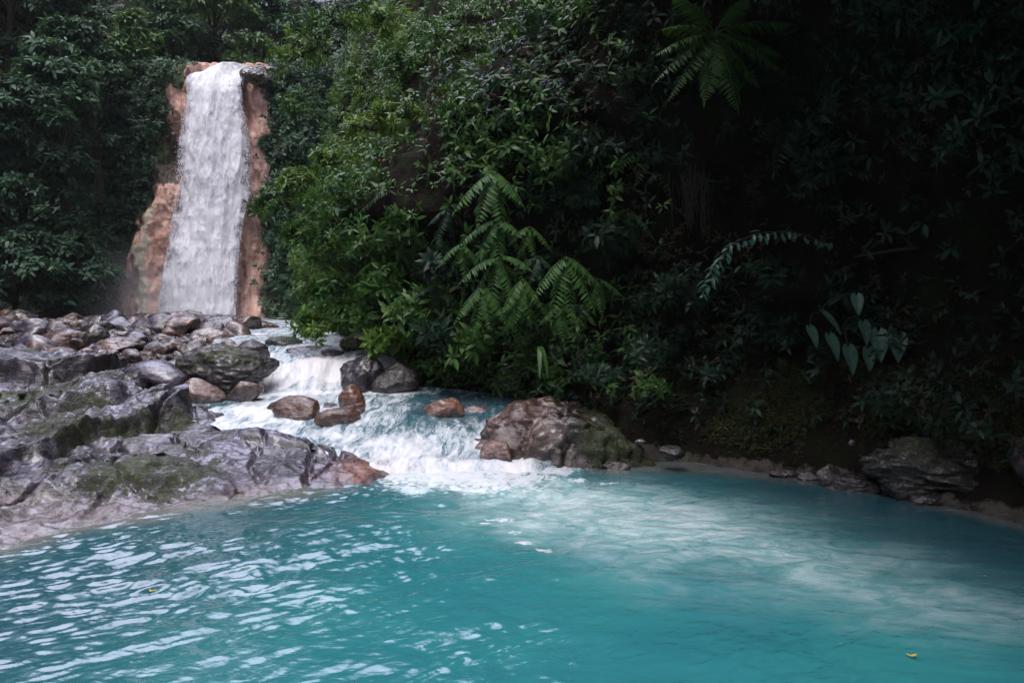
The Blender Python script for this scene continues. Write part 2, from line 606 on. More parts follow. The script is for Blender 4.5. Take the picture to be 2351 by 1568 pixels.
def fall_mat():
    """mask: R density of the falling sheet, G along the fall 0 top to 1 foot"""
    m, nt, b = new_mat('falling_water')
    p = obj_coord(nt)
    R, G, B, A = mask_attr(nt)
    mp = node(nt, 'ShaderNodeMapping')
    mp.inputs['Scale'].default_value = (1.0, .6, .2)
    nt.links.new(p, mp.inputs[0])
    s1 = noise_node(nt, 4.5, 8, .72, mp.outputs[0], .4)
    mp2 = node(nt, 'ShaderNodeMapping')
    mp2.inputs['Scale'].default_value = (1.0, .6, .38)
    nt.links.new(p, mp2.inputs[0])
    s2 = noise_node(nt, 8, 8, .7, mp2.outputs[0])
    f = mth(nt, 'ADD', mth(nt, 'MULTIPLY', s1, .55), mth(nt, 'MULTIPLY', s2, .45))
    v = mth(nt, 'ADD', R, mth(nt, 'MULTIPLY', mth(nt, 'SUBTRACT', f, .5), 2.2))
    c = ramp(nt, v, [(.2, (.20, .18, .25)), (.45, (.50, .48, .57)), (.60, (.82, .83, .91)), (.8, (.90, .91, .97))])
    nt.links.new(c, b.inputs['Base Color'])
    b.inputs['Roughness'].default_value = .55
    bp = node(nt, 'ShaderNodeBump')
    bp.inputs['Strength'].default_value = 1.0
    bp.inputs['Distance'].default_value = .22
    nt.links.new(f, bp.inputs['Height'])
    nt.links.new(bp.outputs[0], b.inputs['Normal'])
    tr = node(nt, 'ShaderNodeBsdfTransparent')
    ms = node(nt, 'ShaderNodeMixShader')
    nt.links.new(maprange(nt, v, .10, .42), ms.inputs[0])
    nt.links.new(tr.outputs[0], ms.inputs[1])
    nt.links.new(b.outputs[0], ms.inputs[2])
    nt.links.new(ms.outputs[0], nt.nodes['Material Output'].inputs[0])
    return m


M_fall = fall_mat()


def spray_mat():
    m, nt, b = new_mat('spray')
    b.inputs['Base Color'].default_value = (.86, .85, .90, 1)
    b.inputs['Roughness'].default_value = .5
    return m


M_spray = spray_mat()


# ------------------------------------------------------------------ ground: basin, river bed and boulder bed in one sheet
CH_Y = np.array([8.6, 9.3, 10.5, 11.5, 12.5, 13.5, 13.8, 14.8, 16.0, 18.0, 22.0, 26.0, 33.0, 38.0])
CH_L = np.array([-1.9, -1.6, -2.6, -4.3, -5.6, -5.3, -4.9, -5.0, -5.8, -6.5, -7.6, -9.0, -17.0, -17.0])
CH_R = np.array([.9, .6, .1, .3, .7, .3, -2.6, -3.35, -4.1, -4.6, -5.6, -6.8, -11.5, -11.5])


def water_z(y):
    return np.interp(y, [8.6, 9.2, 9.7, 10.6, 11.3, 12.4, 13.7, 13.95, 14.6, 15.5, 17, 20, 25, 34, 40],
                     [-.03, .0, .10, .21, .34, .50, .58, .62, 1.12, 1.30, 1.38, 1.46, 1.52, 1.58, 1.6])


def bed_z(x, y):
    return np.interp(y, [9, 13.1, 14.1, 20, 30, 36], [-.8, -.5, 1.05, 1.36, 1.5, 1.5]) + .06 * np.clip(-x - 8, 0, 12) * sstep(16, 24, y) * .25


def ground():
    xs = np.concatenate([np.linspace(-60, -18, 24)[:-1], np.linspace(-18, 6, 150), np.linspace(6, 60, 28)[1:]])
    ys = np.concatenate([np.linspace(-40, 6, 26)[:-1], np.linspace(6, 40, 200), np.linspace(40, 80, 16)[1:]])
    X, Y = np.meshgrid(xs, ys, indexing='ij')
    l = np.interp(Y, CH_Y, CH_L)
    r = np.interp(Y, CH_Y, CH_R)
    inside = sstep(-.35, .35, X - l) * sstep(-.35, .35, r - X)
    out = bed_z(X, Y) + .06 * fbm(np.stack([X, Y, X * 0], -1) * .9, 4, 3)
    out = out - 1.6 * sstep(-.2, .5, X - r) * sstep(16.5, 15.2, Y)
    Z = out * (1 - inside) + (water_z(Y) - .4) * inside
    pool = sstep(10.2, 8.9, Y) * 1.0
    Z = Z * (1 - pool) + (-1.3) * pool
    P = np.stack([X, Y, Z], -1)
    o = obj('ground', mk_mesh('ground', P.reshape(-1, 3), [grid_faces(len(xs), len(ys))[:, ::-1]], True,
                              np.tile([0, .0, .1, .6], (P.size // 3, 1))), M_stone)
    tag(o, kind='structure')


ground()


# ------------------------------------------------------------------ pool
def pool():
    xs = np.concatenate([np.linspace(-24, -6.2, 40)[:-1], np.linspace(-6.2, 6.6, 520), np.linspace(6.6, 16, 20)[1:]])
    ys = np.concatenate([np.linspace(-16, 3.2, 50)[:-1], np.geomspace(3.2, 10.4, 420)])
    X, Y = np.meshgrid(xs, ys, indexing='ij')
    p3 = lambda a, b, z: np.stack([a, b, np.full_like(a, z)], -1)
    ca, sa = math.cos(.72), math.sin(.72)
    Xr, Yr = X * ca + Y * sa, -X * sa + Y * ca
    Yr = Yr + .09 * fbm(p3(X * 1.7, Y * 2.2, 2.0), 3, 91)
    wob = .25 * vnoise(p3(X * .7, Y * .7, 1.0), 4)
    chop = sstep(3.0, -1.0, X + wob * 4) * .85 + .15
    chop = chop * np.clip(.85 + .75 * fbm(p3(X * .9, Y * 1.3, 6.0), 3, 14), .25, 1.5)
    chop = np.maximum(chop, .9 * sstep(6.0, 4.6, Y) * sstep(3.4, .8, X) * np.clip(.8 + fbm(p3(X * 1.2, Y * 1.5, 16.0), 3, 15), .2, 1.5))
    chop = chop * sstep(10.3, 9.1, Y * .6 + 3.9 - X * .1) 
    z = .012 * chop * fbm(p3(Xr * 1.9, Yr * 5.2 + wob, 0.0), 4, 11, .55)
    z += .0085 * chop * ridged(p3(Xr * 4.4 + wob, Yr * 12.0, 2.0), 3, 23)
    z += .022 * vnoise(p3(Xr * .55, Yr * 1.6, 5.0), 31) * (.35 + .65 * chop)
    z += .012 * np.clip(1 - chop, 0, 1) * fbm(p3(X * 1.1, Y * 3.8 + X * .5, 7.0), 4, 41)
    # churn where the river enters
    d_in = np.hypot((X + .3) / 1.6, (Y - 8.9) / .6)
    z += .045 * np.exp(-d_in ** 2) * fbm(p3(X * 4, Y * 5, 3.0), 5, 51) + .03 * sstep(9.0, 9.5, Y) * np.exp(-((X + .4) / 1.3) ** 4)
    z = z * sstep(-10, 2.5, Y) 
    # milky plume of bubbles drifting to the right from the river mouth
    line = np.array([[-.9, 9.3], [.0, 8.75], [.9, 8.1], [1.5, 7.4], [1.95, 6.75], [2.5, 6.0], [3.2, 5.3]])
    wid = np.array([.45, .6, .95, 1.1, .95, .7, .5])
    stg = np.array([1.5, 1.5, 1.5, 1.35, 1.0, .55, .3])
    R = np.zeros_like(X)
    wx = X + .35 * fbm(p3(X * 1.1, Y * 1.1, 9.0), 3, 61)
    wy = Y + .30 * fbm(p3(X * 1.1, Y * 1.1, 4.0), 3, 67)
    for k in range(len(line) - 1):
        for t in np.linspace(0, 1, 6):
            c = line[k] * (1 - t) + line[k + 1] * t
            w = wid[k] * (1 - t) + wid[k + 1] * t
            s = stg[k] * (1 - t) + stg[k + 1] * t
            R = np.maximum(R, s * np.exp(-(((wx - c[0]) / (w * 1.15)) ** 2 + ((wy - c[1]) / (w * .8)) ** 2)))
    # thin bubble trails further out
    tr = np.abs(vnoise(p3(wx * .9, wy * 1.5, 8.0), 71))
    R = np.maximum(R, .0 * sstep(.22, .0, tr) * sstep(.8, 2.2, X) * sstep(8.6, 7.8, Y + .25 * X) * sstep(4.2, 5.4, Y))
    # foam: solid white at the mouth, a few floating rafts
    G = .85 * np.exp(-(((wx + .45) / 1.35) ** 4)) * sstep(7.7, 9.9, wy) * sstep(10.6, 10.2, Y)
    for (px, py, rx, ry) in ((1150, 1193, .17, .09), (1185, 1222, .09, .06), (1205, 1245, .12, .05), (1248, 1264, .13, .06), (1120, 1200, .10, .04),
                             (1400, 1112, .2, .05), (1330, 1108, .25, .06)):
        Yf = H * FP / (py - HOR)
        xf = (px - 1175.5) / FP * Yf
        G = np.maximum(G, .66 * np.exp(-(((X + .06 * (wx - X) - xf) / rx) ** 2 + ((Y - Yf) / (ry * 1.25)) ** 2)))
    # shallow rim
    B = np.zeros_like(X)
    sx = np.array([-9, -7, -5.5, -4.6, -3.93, -3.26, -2.43, -1.65]); sy = np.array([2.5, 4, 5.6, 6.67, 7.62, 8.21, 8.69, 9.46])
    B = np.maximum(B, sstep(-.95, .05, (Y - np.interp(X, sx, sy)) + .25 * fbm(p3(X, Y * 2, 2.), 3, 81)) * (X < -1.3) * sstep(-1.4, -2.6, X))
    rx_ = np.array([1.2, 1.9, 3.0, 4.1, 5.1, 6.3]); ry_ = np.array([9.75, 9.8, 9.7, 9.0, 7.3, 4.5])
    B = np.maximum(B, .75 * sstep(-.55, .1, (Y - np.interp(X, rx_, ry_)) + .12 * fbm(p3(X * 2, Y * 2, 2.), 3, 83)) * (X > 1.0))
    # darker, bluer tint painted in: shade at the right, sky reflection at near left
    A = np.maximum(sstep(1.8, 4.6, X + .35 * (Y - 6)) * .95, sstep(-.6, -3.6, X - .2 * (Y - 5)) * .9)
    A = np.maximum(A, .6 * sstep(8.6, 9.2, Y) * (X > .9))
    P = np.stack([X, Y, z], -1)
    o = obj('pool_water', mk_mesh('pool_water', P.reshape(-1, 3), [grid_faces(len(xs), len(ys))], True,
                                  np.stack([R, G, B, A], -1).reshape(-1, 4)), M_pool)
    tag(o, kind='structure')


pool()


# ------------------------------------------------------------------ river: rapids and the small cascade
def river():
    xs = np.linspace(-9.5, 2.0, 420)
    ys = np.concatenate([np.linspace(8.7, 15.2, 330), np.linspace(15.2, 38, 190)[1:]])
    X, Y = np.meshgrid(xs, ys, indexing='ij')
    l = np.interp(Y, CH_Y, CH_L)
    r = np.interp(Y, CH_Y, CH_R)
    T = (X + 9.5) / 11.5
    mg = .25 + .45 * sstep(9.8, 11.0, Y)
    X = (l - mg) + T * (r - l + 2 * mg)
    yb = Y + .45 * fbm(np.stack([X * .8, X * 0, X * 0], -1), 3, 5) * sstep(12.5, 14, Y) * sstep(17, 15, Y)
    q = np.stack([X * 2.0, Y * 1.1, X * 0], -1)
    slope = np.abs(np.gradient(water_z(ys), ys))
    SL = np.interp(Y, ys, slope)
    rough = np.clip(.25 + SL * 2.5, 0, 1.1)
    near = sstep(12.6, 11.2, Y)
    rough = np.maximum(rough, near * .9)
    Z = water_z(yb) + rough * (.020 * ridged(q, 3, 3) + .022 * fbm(q * 2.1, 4, 9)) * sstep(8.7, 9.4, Y)
    # standing swells in the run out
    Z = Z + .035 * np.sin(Y * 4.2 + X * 1.9 + 2.5 * vnoise(q * .6, 2)) * near * sstep(8.9, 9.8, Y) - .16 * sstep(9.85, 9.25, Y) - .22 * sstep(.13, .0, np.minimum(T, 1 - T)) * sstep(10.2, 9.5, Y)
    Z = Z + .03 * fbm(np.stack([X * 4, Y * 2.2, Z * 3], -1), 4, 77) * sstep(13.8, 14.0, Y) * sstep(15.0, 14.6, Y)
    # white share
    W = np.clip(.35 + SL * 1.2, 0, 1)
    W = np.maximum(W, .64 * sstep(12.0, 11.0, Y))
    W = np.maximum(W, .72 * sstep(10.4, 9.5, Y))
    W = np.maximum(W, .78 * np.exp(-((Y - 13.55) / .28) ** 2) * sstep(.2, -2.0, X))          # foam line under the cascade
    W = W - .55 * sstep(-2.6, -.3, X + .5 * vnoise(q * .5, 7)) * sstep(11.4, 12.2, Y) * sstep(14.2, 13.6, Y)       # dark smooth tongue under the trees
    W = W + .30 * fbm(q * .7, 3, 19)
    W = np.maximum(W, .50 * sstep(14.0, 14.15, Y))
    Bp = .5 * np.exp(-(((X + 1.75) / .5) ** 2 + ((Y - 9.5) / .4) ** 2))
    P = np.stack([X, Y, Z], -1)
    o = obj('river', mk_mesh('river', P.reshape(-1, 3), [grid_faces(len(xs), len(ys))], True,
                             np.stack([np.clip(W, 0, 1.2), W * 0, Bp, W * 0 + 1], -1).reshape(-1, 4)), M_rapids)
    tag(o, kind='structure')


river()


# ------------------------------------------------------------------ rocks
def rock_verts(seed, sub=4, planes=16, rough=.05, soft=.10, flat=1.0):
    """faceted, water-worn stone: a unit ball cut by random planes, then broken up by noise"""
    bm_me = icos(sub)
    D = nrm(bm_me[0].copy())
    g = np.random.default_rng(seed)
    n = rand_dirs(planes, g)
    d = g.uniform(.62, 1.0, planes)
    c = np.maximum(D @ n.T, 1e-3)
    rr = d / c
    k = 1.0 / soft
    r = -np.log(np.exp(-k * np.minimum(rr, 3)).sum(1) + math.exp(-k * 1.1)) / k
    V = D * r[:, None]
    V = V + D * (rough * fbm(V * 2.2 + seed, 4, seed) + rough * .35 * ridged(V * 6 + seed, 3, seed + 5))[:, None]
    V[:, 2] *= flat
    return V, bm_me[1]


_ico = {}


def icos(sub):
    if sub in _ico:
        return _ico[sub]
    import bmesh
    bm = bmesh.new()
    bmesh.ops.create_icosphere(bm, subdivisions=sub, radius=1)
    V = np.array([v.co[:] for v in bm.verts])
    F = np.array([[v.index for v in f.verts] for f in bm.faces])
    bm.free()
    _ico[sub] = (V, F)
    return _ico[sub]


def rock(name, c, size, seed, label, mat=None, sub=5, rot=0.0, tilt=0.0, planes=16, rough=.05, group=None, moss=0.0, cream=0.0, red=0.0, wl=None, soft=.06, cat='rock', shade_film=0.0):
    """c: centre of the underside in the world, size: half-extents; wl: height of the waterline crust"""
    V, F = rock_verts(seed, sub, planes, rough, soft)
    V = V * np.array(size)
    R = np.array(Matrix.Rotation(rot, 3, 'Z') @ Matrix.Rotation(tilt, 3, 'Y'))
    V = V @ R.T
    Wd = V + np.array(c)
    up = nrm(V)[:, 2]
    att = np.zeros((len(V), 4))
    att[:, 0] = moss * (.35 + .65 * np.clip(up + .3, 0, 1)) + (.25 * fbm(Wd * 1.2, 3, seed) if moss else 0)
    att[:, 1] = cream
    if wl is not None:
        att[:, 1] = np.maximum(att[:, 1], .9 * sstep(wl + .16, wl + .04, Wd[:, 2] + .06 * fbm(Wd * 3, 3, 3)))
    att[:, 2] = red
    f1, f2 = worley(Wd * (1.5 / max(size)) + seed, seed)
    att[:, 3] = np.maximum(sstep(.035, .0, f2 - f1) * .6, shade_film * sstep(-.35, .25, fbm(Wd * 1.6, 4, seed + 2)))  # joints, plus noise patches that carry shade in the rock colour
    me = mk_mesh(name, V, [F], True, np.clip(att, 0, 1))
    o = obj(name, me, mat or M_rock, None, tuple(c))
    return tag(o, label, cat, group)


# ---- the big left ledge
def rbf(pts, vals, Q):
    pts = np.asarray(pts, float); vals = np.asarray(vals, float)
    ker = lambda r: np.where(r > 1e-9, r * r * np.log(np.maximum(r, 1e-9)), 0)
    n = len(pts)
    A = np.zeros((n + 3, n + 3))
    A[:n, :n] = ker(np.linalg.norm(pts[:, None] - pts[None], axis=-1)) + np.eye(n) * .03
    A[:n, n] = 1; A[:n, n + 1:] = pts; A[n, :n] = 1; A[n + 1:, :n] = pts.T
    w = np.linalg.solve(A, np.concatenate([vals, np.zeros(3)]))
    out = np.zeros(len(Q))
    for s in range(0, len(Q), 20000):
        q = Q[s:s + 20000]
        out[s:s + 20000] = ker(np.linalg.norm(q[:, None] - pts[None], axis=-1)) @ w[:n] + w[n] + q @ w[n + 1:]
    return out


def ledge():
    C = []
    for px, py, Y in ((440, 925, 11.6), (620, 980, 10.7), (690, 1000, 10.4), (760, 1026, 10.15), (800, 1046, 9.95), (840, 1064, 9.75), (340, 960, 11.1), (500, 1000, 10.4),
                      (500, 1045, 9.75), (650, 1050, 9.8), (600, 1095, 9.05), (700, 1095, 9.0), (450, 1075, 9.2), (330, 1010, 10.1), (250, 1030, 9.4), (150, 1005, 9.6), (0, 1015, 9.4),
                      (330, 1045, 9.1), (60, 1070, 8.7), (0, 1120, 8.1), (130, 1110, 8.2), (230, 1120, 8.1), (60, 1170, 7.5), (150, 1170, 7.6), (240, 1172, 7.6),
                      (0, 940, 10.7), (110, 955, 10.4), (210, 960, 10.3), (300, 880, 11.9), (390, 885, 12.0), (230, 862, 12.4), (100, 890, 11.6), (0, 880, 11.6),
                      (0, 845, 12.3), (0, 800, 13.4), (110, 800, 13.4), (200, 812, 13.1), (120, 845, 12.3), (300, 920, 11.0), (200, 915, 11.0)):
        p = at(px, py, Y)
        C.append((p[0], p[1], p[2]))
    shore = [(-4.6, 6.67), (-4.25, 7.15), (-3.93, 7.62), (-3.26, 8.21), (-2.43, 8.69), (-1.9, 9.0), (-1.55, 9.46), (-5.5, 5.6), (-7, 4), (-9, 2.5), (-12, 1.5), (-17, 1.)]
    C += [(x, y, .0) for x, y in shore]
    C += [(x + .45, y - .65, -.45) for x, y in shore]
    C += [(-5.3, 12.6, .3), (-4.4, 11.9, .12), (-3.3, 11.3, .02), (-2.3, 10.75, -.08), (-1.4, 10.2, -.25), (-.9, 9.5, -.5), (-1.2, 11.2, -.3), (-2.6, 12, -.1), (-4.3, 13.2, .2), (-5.6, 13.6, .55),
          (-7, 13.8, .95), (-9, 14.2, 1.15), (-11, 14.2, 1.2), (-13, 13, 1.35), (-14, 10, 1.2), (-11, 8, .9), (-8.5, 8.8, .75), (-8, 7.2, .42), (-6.5, 6.6, .22), (-10, 5.2, .5), (-14, 5, .8), (-17, 9, 1.5), (-17, 13, 1.5), (-17, 4, .8)]
    C = np.array(C)
    xs = np.concatenate([np.linspace(-17, -8.2, 60)[:-1], np.linspace(-8.2, -.9, 430)])
    ys = np.concatenate([np.linspace(.6, 6.0, 60)[:-1], np.linspace(6.0, 14.4, 440)])
    X, Y = np.meshgrid(xs, ys, indexing='ij')
    base = rbf(C[:, :2], C[:, 2], np.stack([X.ravel(), Y.ravel()], -1)).reshape(X.shape)
    q = np.stack([X, Y, base * 1.5], -1)
    warp = .35 * fbm(q * .55, 4, 3)
    # tilted beds: plates that dip to the right, each with a broken edge
    s = base + .13 * X * sstep(-7.5, -4.5, X) + .13 * -4.5 * 0 - .02 * Y + .42 * warp + .10 * fbm(q * 1.1, 4, 8)
    step = .17 + .05 * vnoise(q * .25, 44)
    k = s / .48
    fr = k - np.floor(k)
    terr = (np.floor(k) + sstep(.56, .88, fr)) * .48
    calm = sstep(-4.6, -3.4, X + .35 * (Y - 9.5))            # the smooth slab by the rapids
    amt = (.60 * (1 - .72 * calm)) * (.65 + .5 * np.clip(fbm(q * .45, 2, 66) + .5, 0, 1)) * sstep(-.05, .25, base) * sstep(-1.8, -2.7, X)
    Z = base + (terr - s) * amt
    Z = Z + .038 * ridged(q * np.array([.9, 1.5, 1]) + 2.2 * warp[..., None] * .4, 4, 12) * (.45 + .55 * (1 - calm)) * sstep(-.3, .2, base)
    Z = Z + .045 * (ridged(np.stack([X * .8 + warp, Y * 2.6 + 2.5 * warp + X * .5, X * 0], -1), 4, 27) - .4) * (.4 + .6 * (1 - calm)) * sstep(.0, .2, base)
    Z = Z + .026 * fbm(q * 3.2, 4, 21) + (.009 * ridged(q * np.array([3.2, 5.5, 3]) + 1.5 * warp[..., None], 4, 35) + .005 * ridged(q * 11, 3, 33) - .13 * np.exp(-((fr - .56) / .06) ** 2) * amt) * sstep(-1.7, -2.2, X)
    # deep joints
    f1, f2 = worley(np.stack([X * .85 + .3 * warp, Y * .6 + .8 * warp, X * 0 + 3.3], -1), 5)
    crack = sstep(.055, 0, f2 - f1 + .03 * vnoise(q * 2, 6)) * sstep(.02, .2, base) * sstep(-2.0, -2.6, X)
    for (a, b_) in (((725, 1020, 10.25), (700, 1115, 8.85)), ((612, 985, 10.6), (595, 1030, 9.9)), ((400, 990, 10.5), (392, 1030, 9.7)), ((540, 1130, 8.55), (528, 1148, 8.3))):
        a = at(*a)[:2]; b_ = at(*b_)[:2]
        ab = b_ - a
        XX = np.stack([X + .06 * vnoise(q * 4, 3), Y], -1) - a
        t = np.clip((XX @ ab) / (ab @ ab), 0, 1)
        d = np.linalg.norm(XX - t[..., None] * ab, axis=-1)
        crack = np.maximum(crack, sstep(.05, .012, d))
    Z = Z - .10 * crack
    # push the lips of the plates out over the recess below
    lip = sstep(.55, .95, fr) * amt
    gx, gy = np.gradient(base, xs, ys)
    gl = np.maximum(np.hypot(gx, gy), .15)
    X2 = X - gx / gl * .24 * lip
    Y2 = Y - gy / gl * .24 * lip
    gzx, gzy = np.gradient(Z, xs, ys)
    steep = np.hypot(gzx, gzy)
    P = np.stack([X2, Y2, Z], -1)
    moss = np.zeros_like(X)
    for px, py, Yc, r in ((60, 915, 11.2, .55), (200, 925, 10.9, .5), (330, 950, 10.9, .35), (280, 985, 10.3, .45), (100, 975, 10.2, .5), (180, 1000, 9.9, .4), (420, 950, 11.3, .28), (300, 1100, 8.6, .75), (400, 1110, 8.55, .6),
                          (440, 1040, 9.6, .28), (480, 1050, 9.4, .2), (520, 1000, 10.35, .14), (380, 1130, 8.4, .5), (130, 870, 12, .35), (230, 880, 12.1, .3), (0, 1190, 7.4, .16), (350, 975, 10.7, .35), (60, 800, 13.6, .3), (260, 840, 12.6, .35), (150, 905, 11.4, .4)):
        c = at(px, py, Yc)
        moss = np.maximum(moss, np.exp(-(((X - c[0]) / r) ** 2 + ((Y - c[1]) / (r * 1.2)) ** 2)))
    moss = moss * .80 + .16 * fbm(q * 1.6, 4, 71) - .5 * calm * (moss < .3)
    cz = Z + .05 * fbm(q * 2.5, 3, 91)
    cream = .95 * sstep(.02, -.03, cz - .02 - .08 * sstep(-3.3, -4.2, X) - .07 * np.clip(fbm(q * .8, 2, 55), 0, 1))
    red = 1.0 * np.exp(-(((X + 1.85) / .36) ** 2 + ((Y - 9.45) / .7) ** 2)) * sstep(.0, .08, cz)
    red = np.maximum(red, .10 * sstep(.2, .05, cz))
    tipc = np.exp(-(((X + 1.5) / .28) ** 2 + ((Y - 9.5) / .6) ** 2))
    cream = np.maximum(cream, .8 * tipc)
    front = sstep(.5, .9, fr) * sstep(1.02, .8, fr) * amt * sstep(.12, .22, Z)
    shade_film = np.maximum(crack * .7, .6 * sstep(.15, .6, fbm(q * np.array([.7, 1.1, 1.]), 4, 47)) * sstep(.1, .2, Z))  # joints, plus broad dark patches imitating shade on the ledge
    att = np.clip(np.stack([moss, cream, red, shade_film], -1), 0, 1)
    o = obj('rock_ledge', mk_mesh('rock_ledge', P.reshape(-1, 3), [grid_faces(len(xs), len(ys))], True, att.reshape(-1, 4)), M_rock)
    tag(o, 'broad layered wet grey rock ledge with moss, sloping into the pool at left', 'rock ledge')


ledge()

# ---- notable single rocks
def on(px, py, Y, dz=0.0):
    p = at(px, py, Y)
    p[2] += dz
    return p


rock('mossy_boulder', on(525, 858, 13.75, -.05), (.92, .62, .56), 11, 'large dark mossy boulder beside the small cascade', sub=6, moss=.62, rough=.08, planes=12, soft=.12, rot=.15, shade_film=.8, cat='boulder')
rock('boulder', on(350, 870, 13.4), (.82, .55, .36), 23, 'smooth shiny lavender grey boulder left of the mossy boulder', sub=6, planes=9, soft=.2, rough=.03, rot=-.2, tilt=.1, cat='boulder')
rock('boulder', on(590, 757, 23.0, -.05), (.78, .6, .42), 31, 'long rounded brown boulder in front of the waterfall foot, by the stream', M_brown, planes=9, soft=.2, cat='boulder')
rock('boulder', on(150, 775, 17.5, -.05), (.66, .5, .30), 37, 'broad pinkish boulder among the stones at left', M_stone, red=.3, planes=8, soft=.15, rot=.2, cat='boulder')
rock('boulder', on(220, 772, 17.3, -.05), (.35, .4, .33), 39, 'dark upright boulder touching the broad pinkish boulder', M_stone, planes=12, cat='boulder')
rock('boulder', on(275, 793, 16.3, -.05), (.55, .4, .22), 41, 'low dark brown boulder behind the shiny lavender boulder', M_brown, moss=.3, planes=10, cat='boulder')
rock('boulder', on(212, 737, 25.0, -.05), (.48, .4, .30), 43, 'rounded pale topped boulder at the far edge under the left forest', M_stone, planes=8, soft=.2, moss=.15, cat='boulder')
rock('boulder', on(160, 742, 25.0, -.05), (.42, .4, .24), 47, 'rounded grey boulder left of the pale topped far boulder', M_stone, planes=9, soft=.2, cat='boulder')
rock('boulder', on(312, 748, 23.0, -.05), (.36, .4, .34), 53, 'dark brown upright boulder below the cream streak of the cliff', M_brown, planes=12, cat='boulder')
rock('boulder', on(362, 745, 23.5, -.05), (.42, .4, .26), 59, 'dark reddish boulder below the left edge of the waterfall', M_brown, planes=13, cat='boulder')
rock('boulder', on(432, 745, 24.0, -.05), (.55, .5, .26), 61, 'green mossy boulder directly below the waterfall', M_stone, moss=.7, planes=9, soft=.18, cat='boulder')
rock('boulder', on(493, 738, 25.5, -.05), (.36, .4, .30), 67, 'dark rounded boulder below the middle of the waterfall', M_stone, planes=9, cat='boulder')
rock('boulder', on(545, 738, 26.0, -.05), (.45, .4, .24), 71, 'reddish boulder below the right edge of the waterfall', M_brown, planes=9, cat='boulder')
rock('boulder', on(480, 772, 18.0, -.05), (.42, .35, .24), 73, 'pale lavender stone above the mossy boulder', M_pale, planes=9, cat='boulder')
rock('boulder', on(390, 800, 16.0, -.05), (.36, .3, .25), 79, 'pinkish stone between the mossy boulder and the gravel', M_pale, red=.2, planes=9, cat='boulder')
rock('rock', on(455, 903, 12.9, .0), (.46, .28, .24), 83, 'pale pink angular rock under the left end of the mossy boulder', M_pale, planes=10, soft=.05, tilt=.25, red=.35, wl=.5)
rock('rock', on(562, 900, 12.9, .0), (.29, .22, .25), 89, 'pointed tan rock at the water under the right end of the mossy boulder', M_pale, planes=8, soft=.04, tilt=-.5, red=.2, wl=.5)
rock('rock', on(682, 950, 11.9, .0), (.42, .3, .27), 97, 'rounded orange brown rock in the rapids, leftmost of the midstream rocks', M_brown, planes=9, soft=.14, red=.25, wl=.38)
rock('rock', on(645, 936, 12.3, -.01), (.22, .18, .17), 98, 'small brown rock just behind the leftmost midstream rock', M_brown, planes=9, soft=.12, wl=.4)
rock('rock', on(805, 918, 12.4, .0), (.26, .22, .25), 101, 'dark capped pinkish rock, tallest of the midstream cluster', M_brown, planes=10, soft=.1, wl=.5, red=.4)
rock('rock', on(812, 945, 12.0, -.02), (.22, .2, .18), 103, 'small ochre rock stacked in front of the dark capped midstream rock', M_brown, planes=10, wl=.42, red=.35)
rock('rock', on(780, 968, 11.6, .0), (.36, .26, .20), 107, 'low wet rock nearest the pool in the midstream cluster', M_stone, planes=10, wl=.3, red=.35)
rock('rock', on(755, 928, 12.5, -.05), (.15, .14, .09), 109, 'little grey green rock behind the midstream cluster', M_stone, moss=.2, wl=.4)
rock('rock', on(1022, 948, 12.0, -.01), (.33, .26, .27), 113, 'lone orange wedge rock at the right of the rapids', M_brown, planes=8, soft=.05, tilt=.3, red=.6, wl=.4)
rock('rock', on(1095, 945, 12.3, -.02), (.38, .24, .15), 127, 'low pale pink rock between the orange wedge rock and the right bank', M_pale, red=.35, wl=.4)
rock('rock', on(840, 850, 13.9, -.08), (.42, .4, .42), 131, 'grey boulder at the right edge of the small cascade under the leaves', M_rock, planes=16, soft=.04, rough=.09, shade_film=.8, cat='boulder')
rock('rock', on(905, 862, 13.8, -.1), (.5, .4, .36), 132, 'dark boulder under the shrubs right of the small cascade', M_stone, planes=14, shade_film=1.0, cat='boulder')
rock('rock', on(700, 805, 15.3, -.06), (.42, .3, .20), 137, 'black jagged rock on the bank above the small cascade', M_rock, planes=14, soft=.05, moss=.2)
rock('rock', on(655, 788, 16.2, -.06), (.48, .35, .2), 139, 'mossy rock on the right bank of the stream above the cascade', M_stone, moss=.75)
rock('rock', on(770, 812, 15.0, -.06), (.35, .3, .17), 141, 'black wet rock below the shrubs at the lip of the cascade', M_rock, planes=14, soft=.05)
rock('rock', on(830, 790, 15.2, .0), (.4, .3, .2), 143, 'reddish brown rock half hidden in the shrubs above the cascade', M_brown, planes=12, soft=.06)

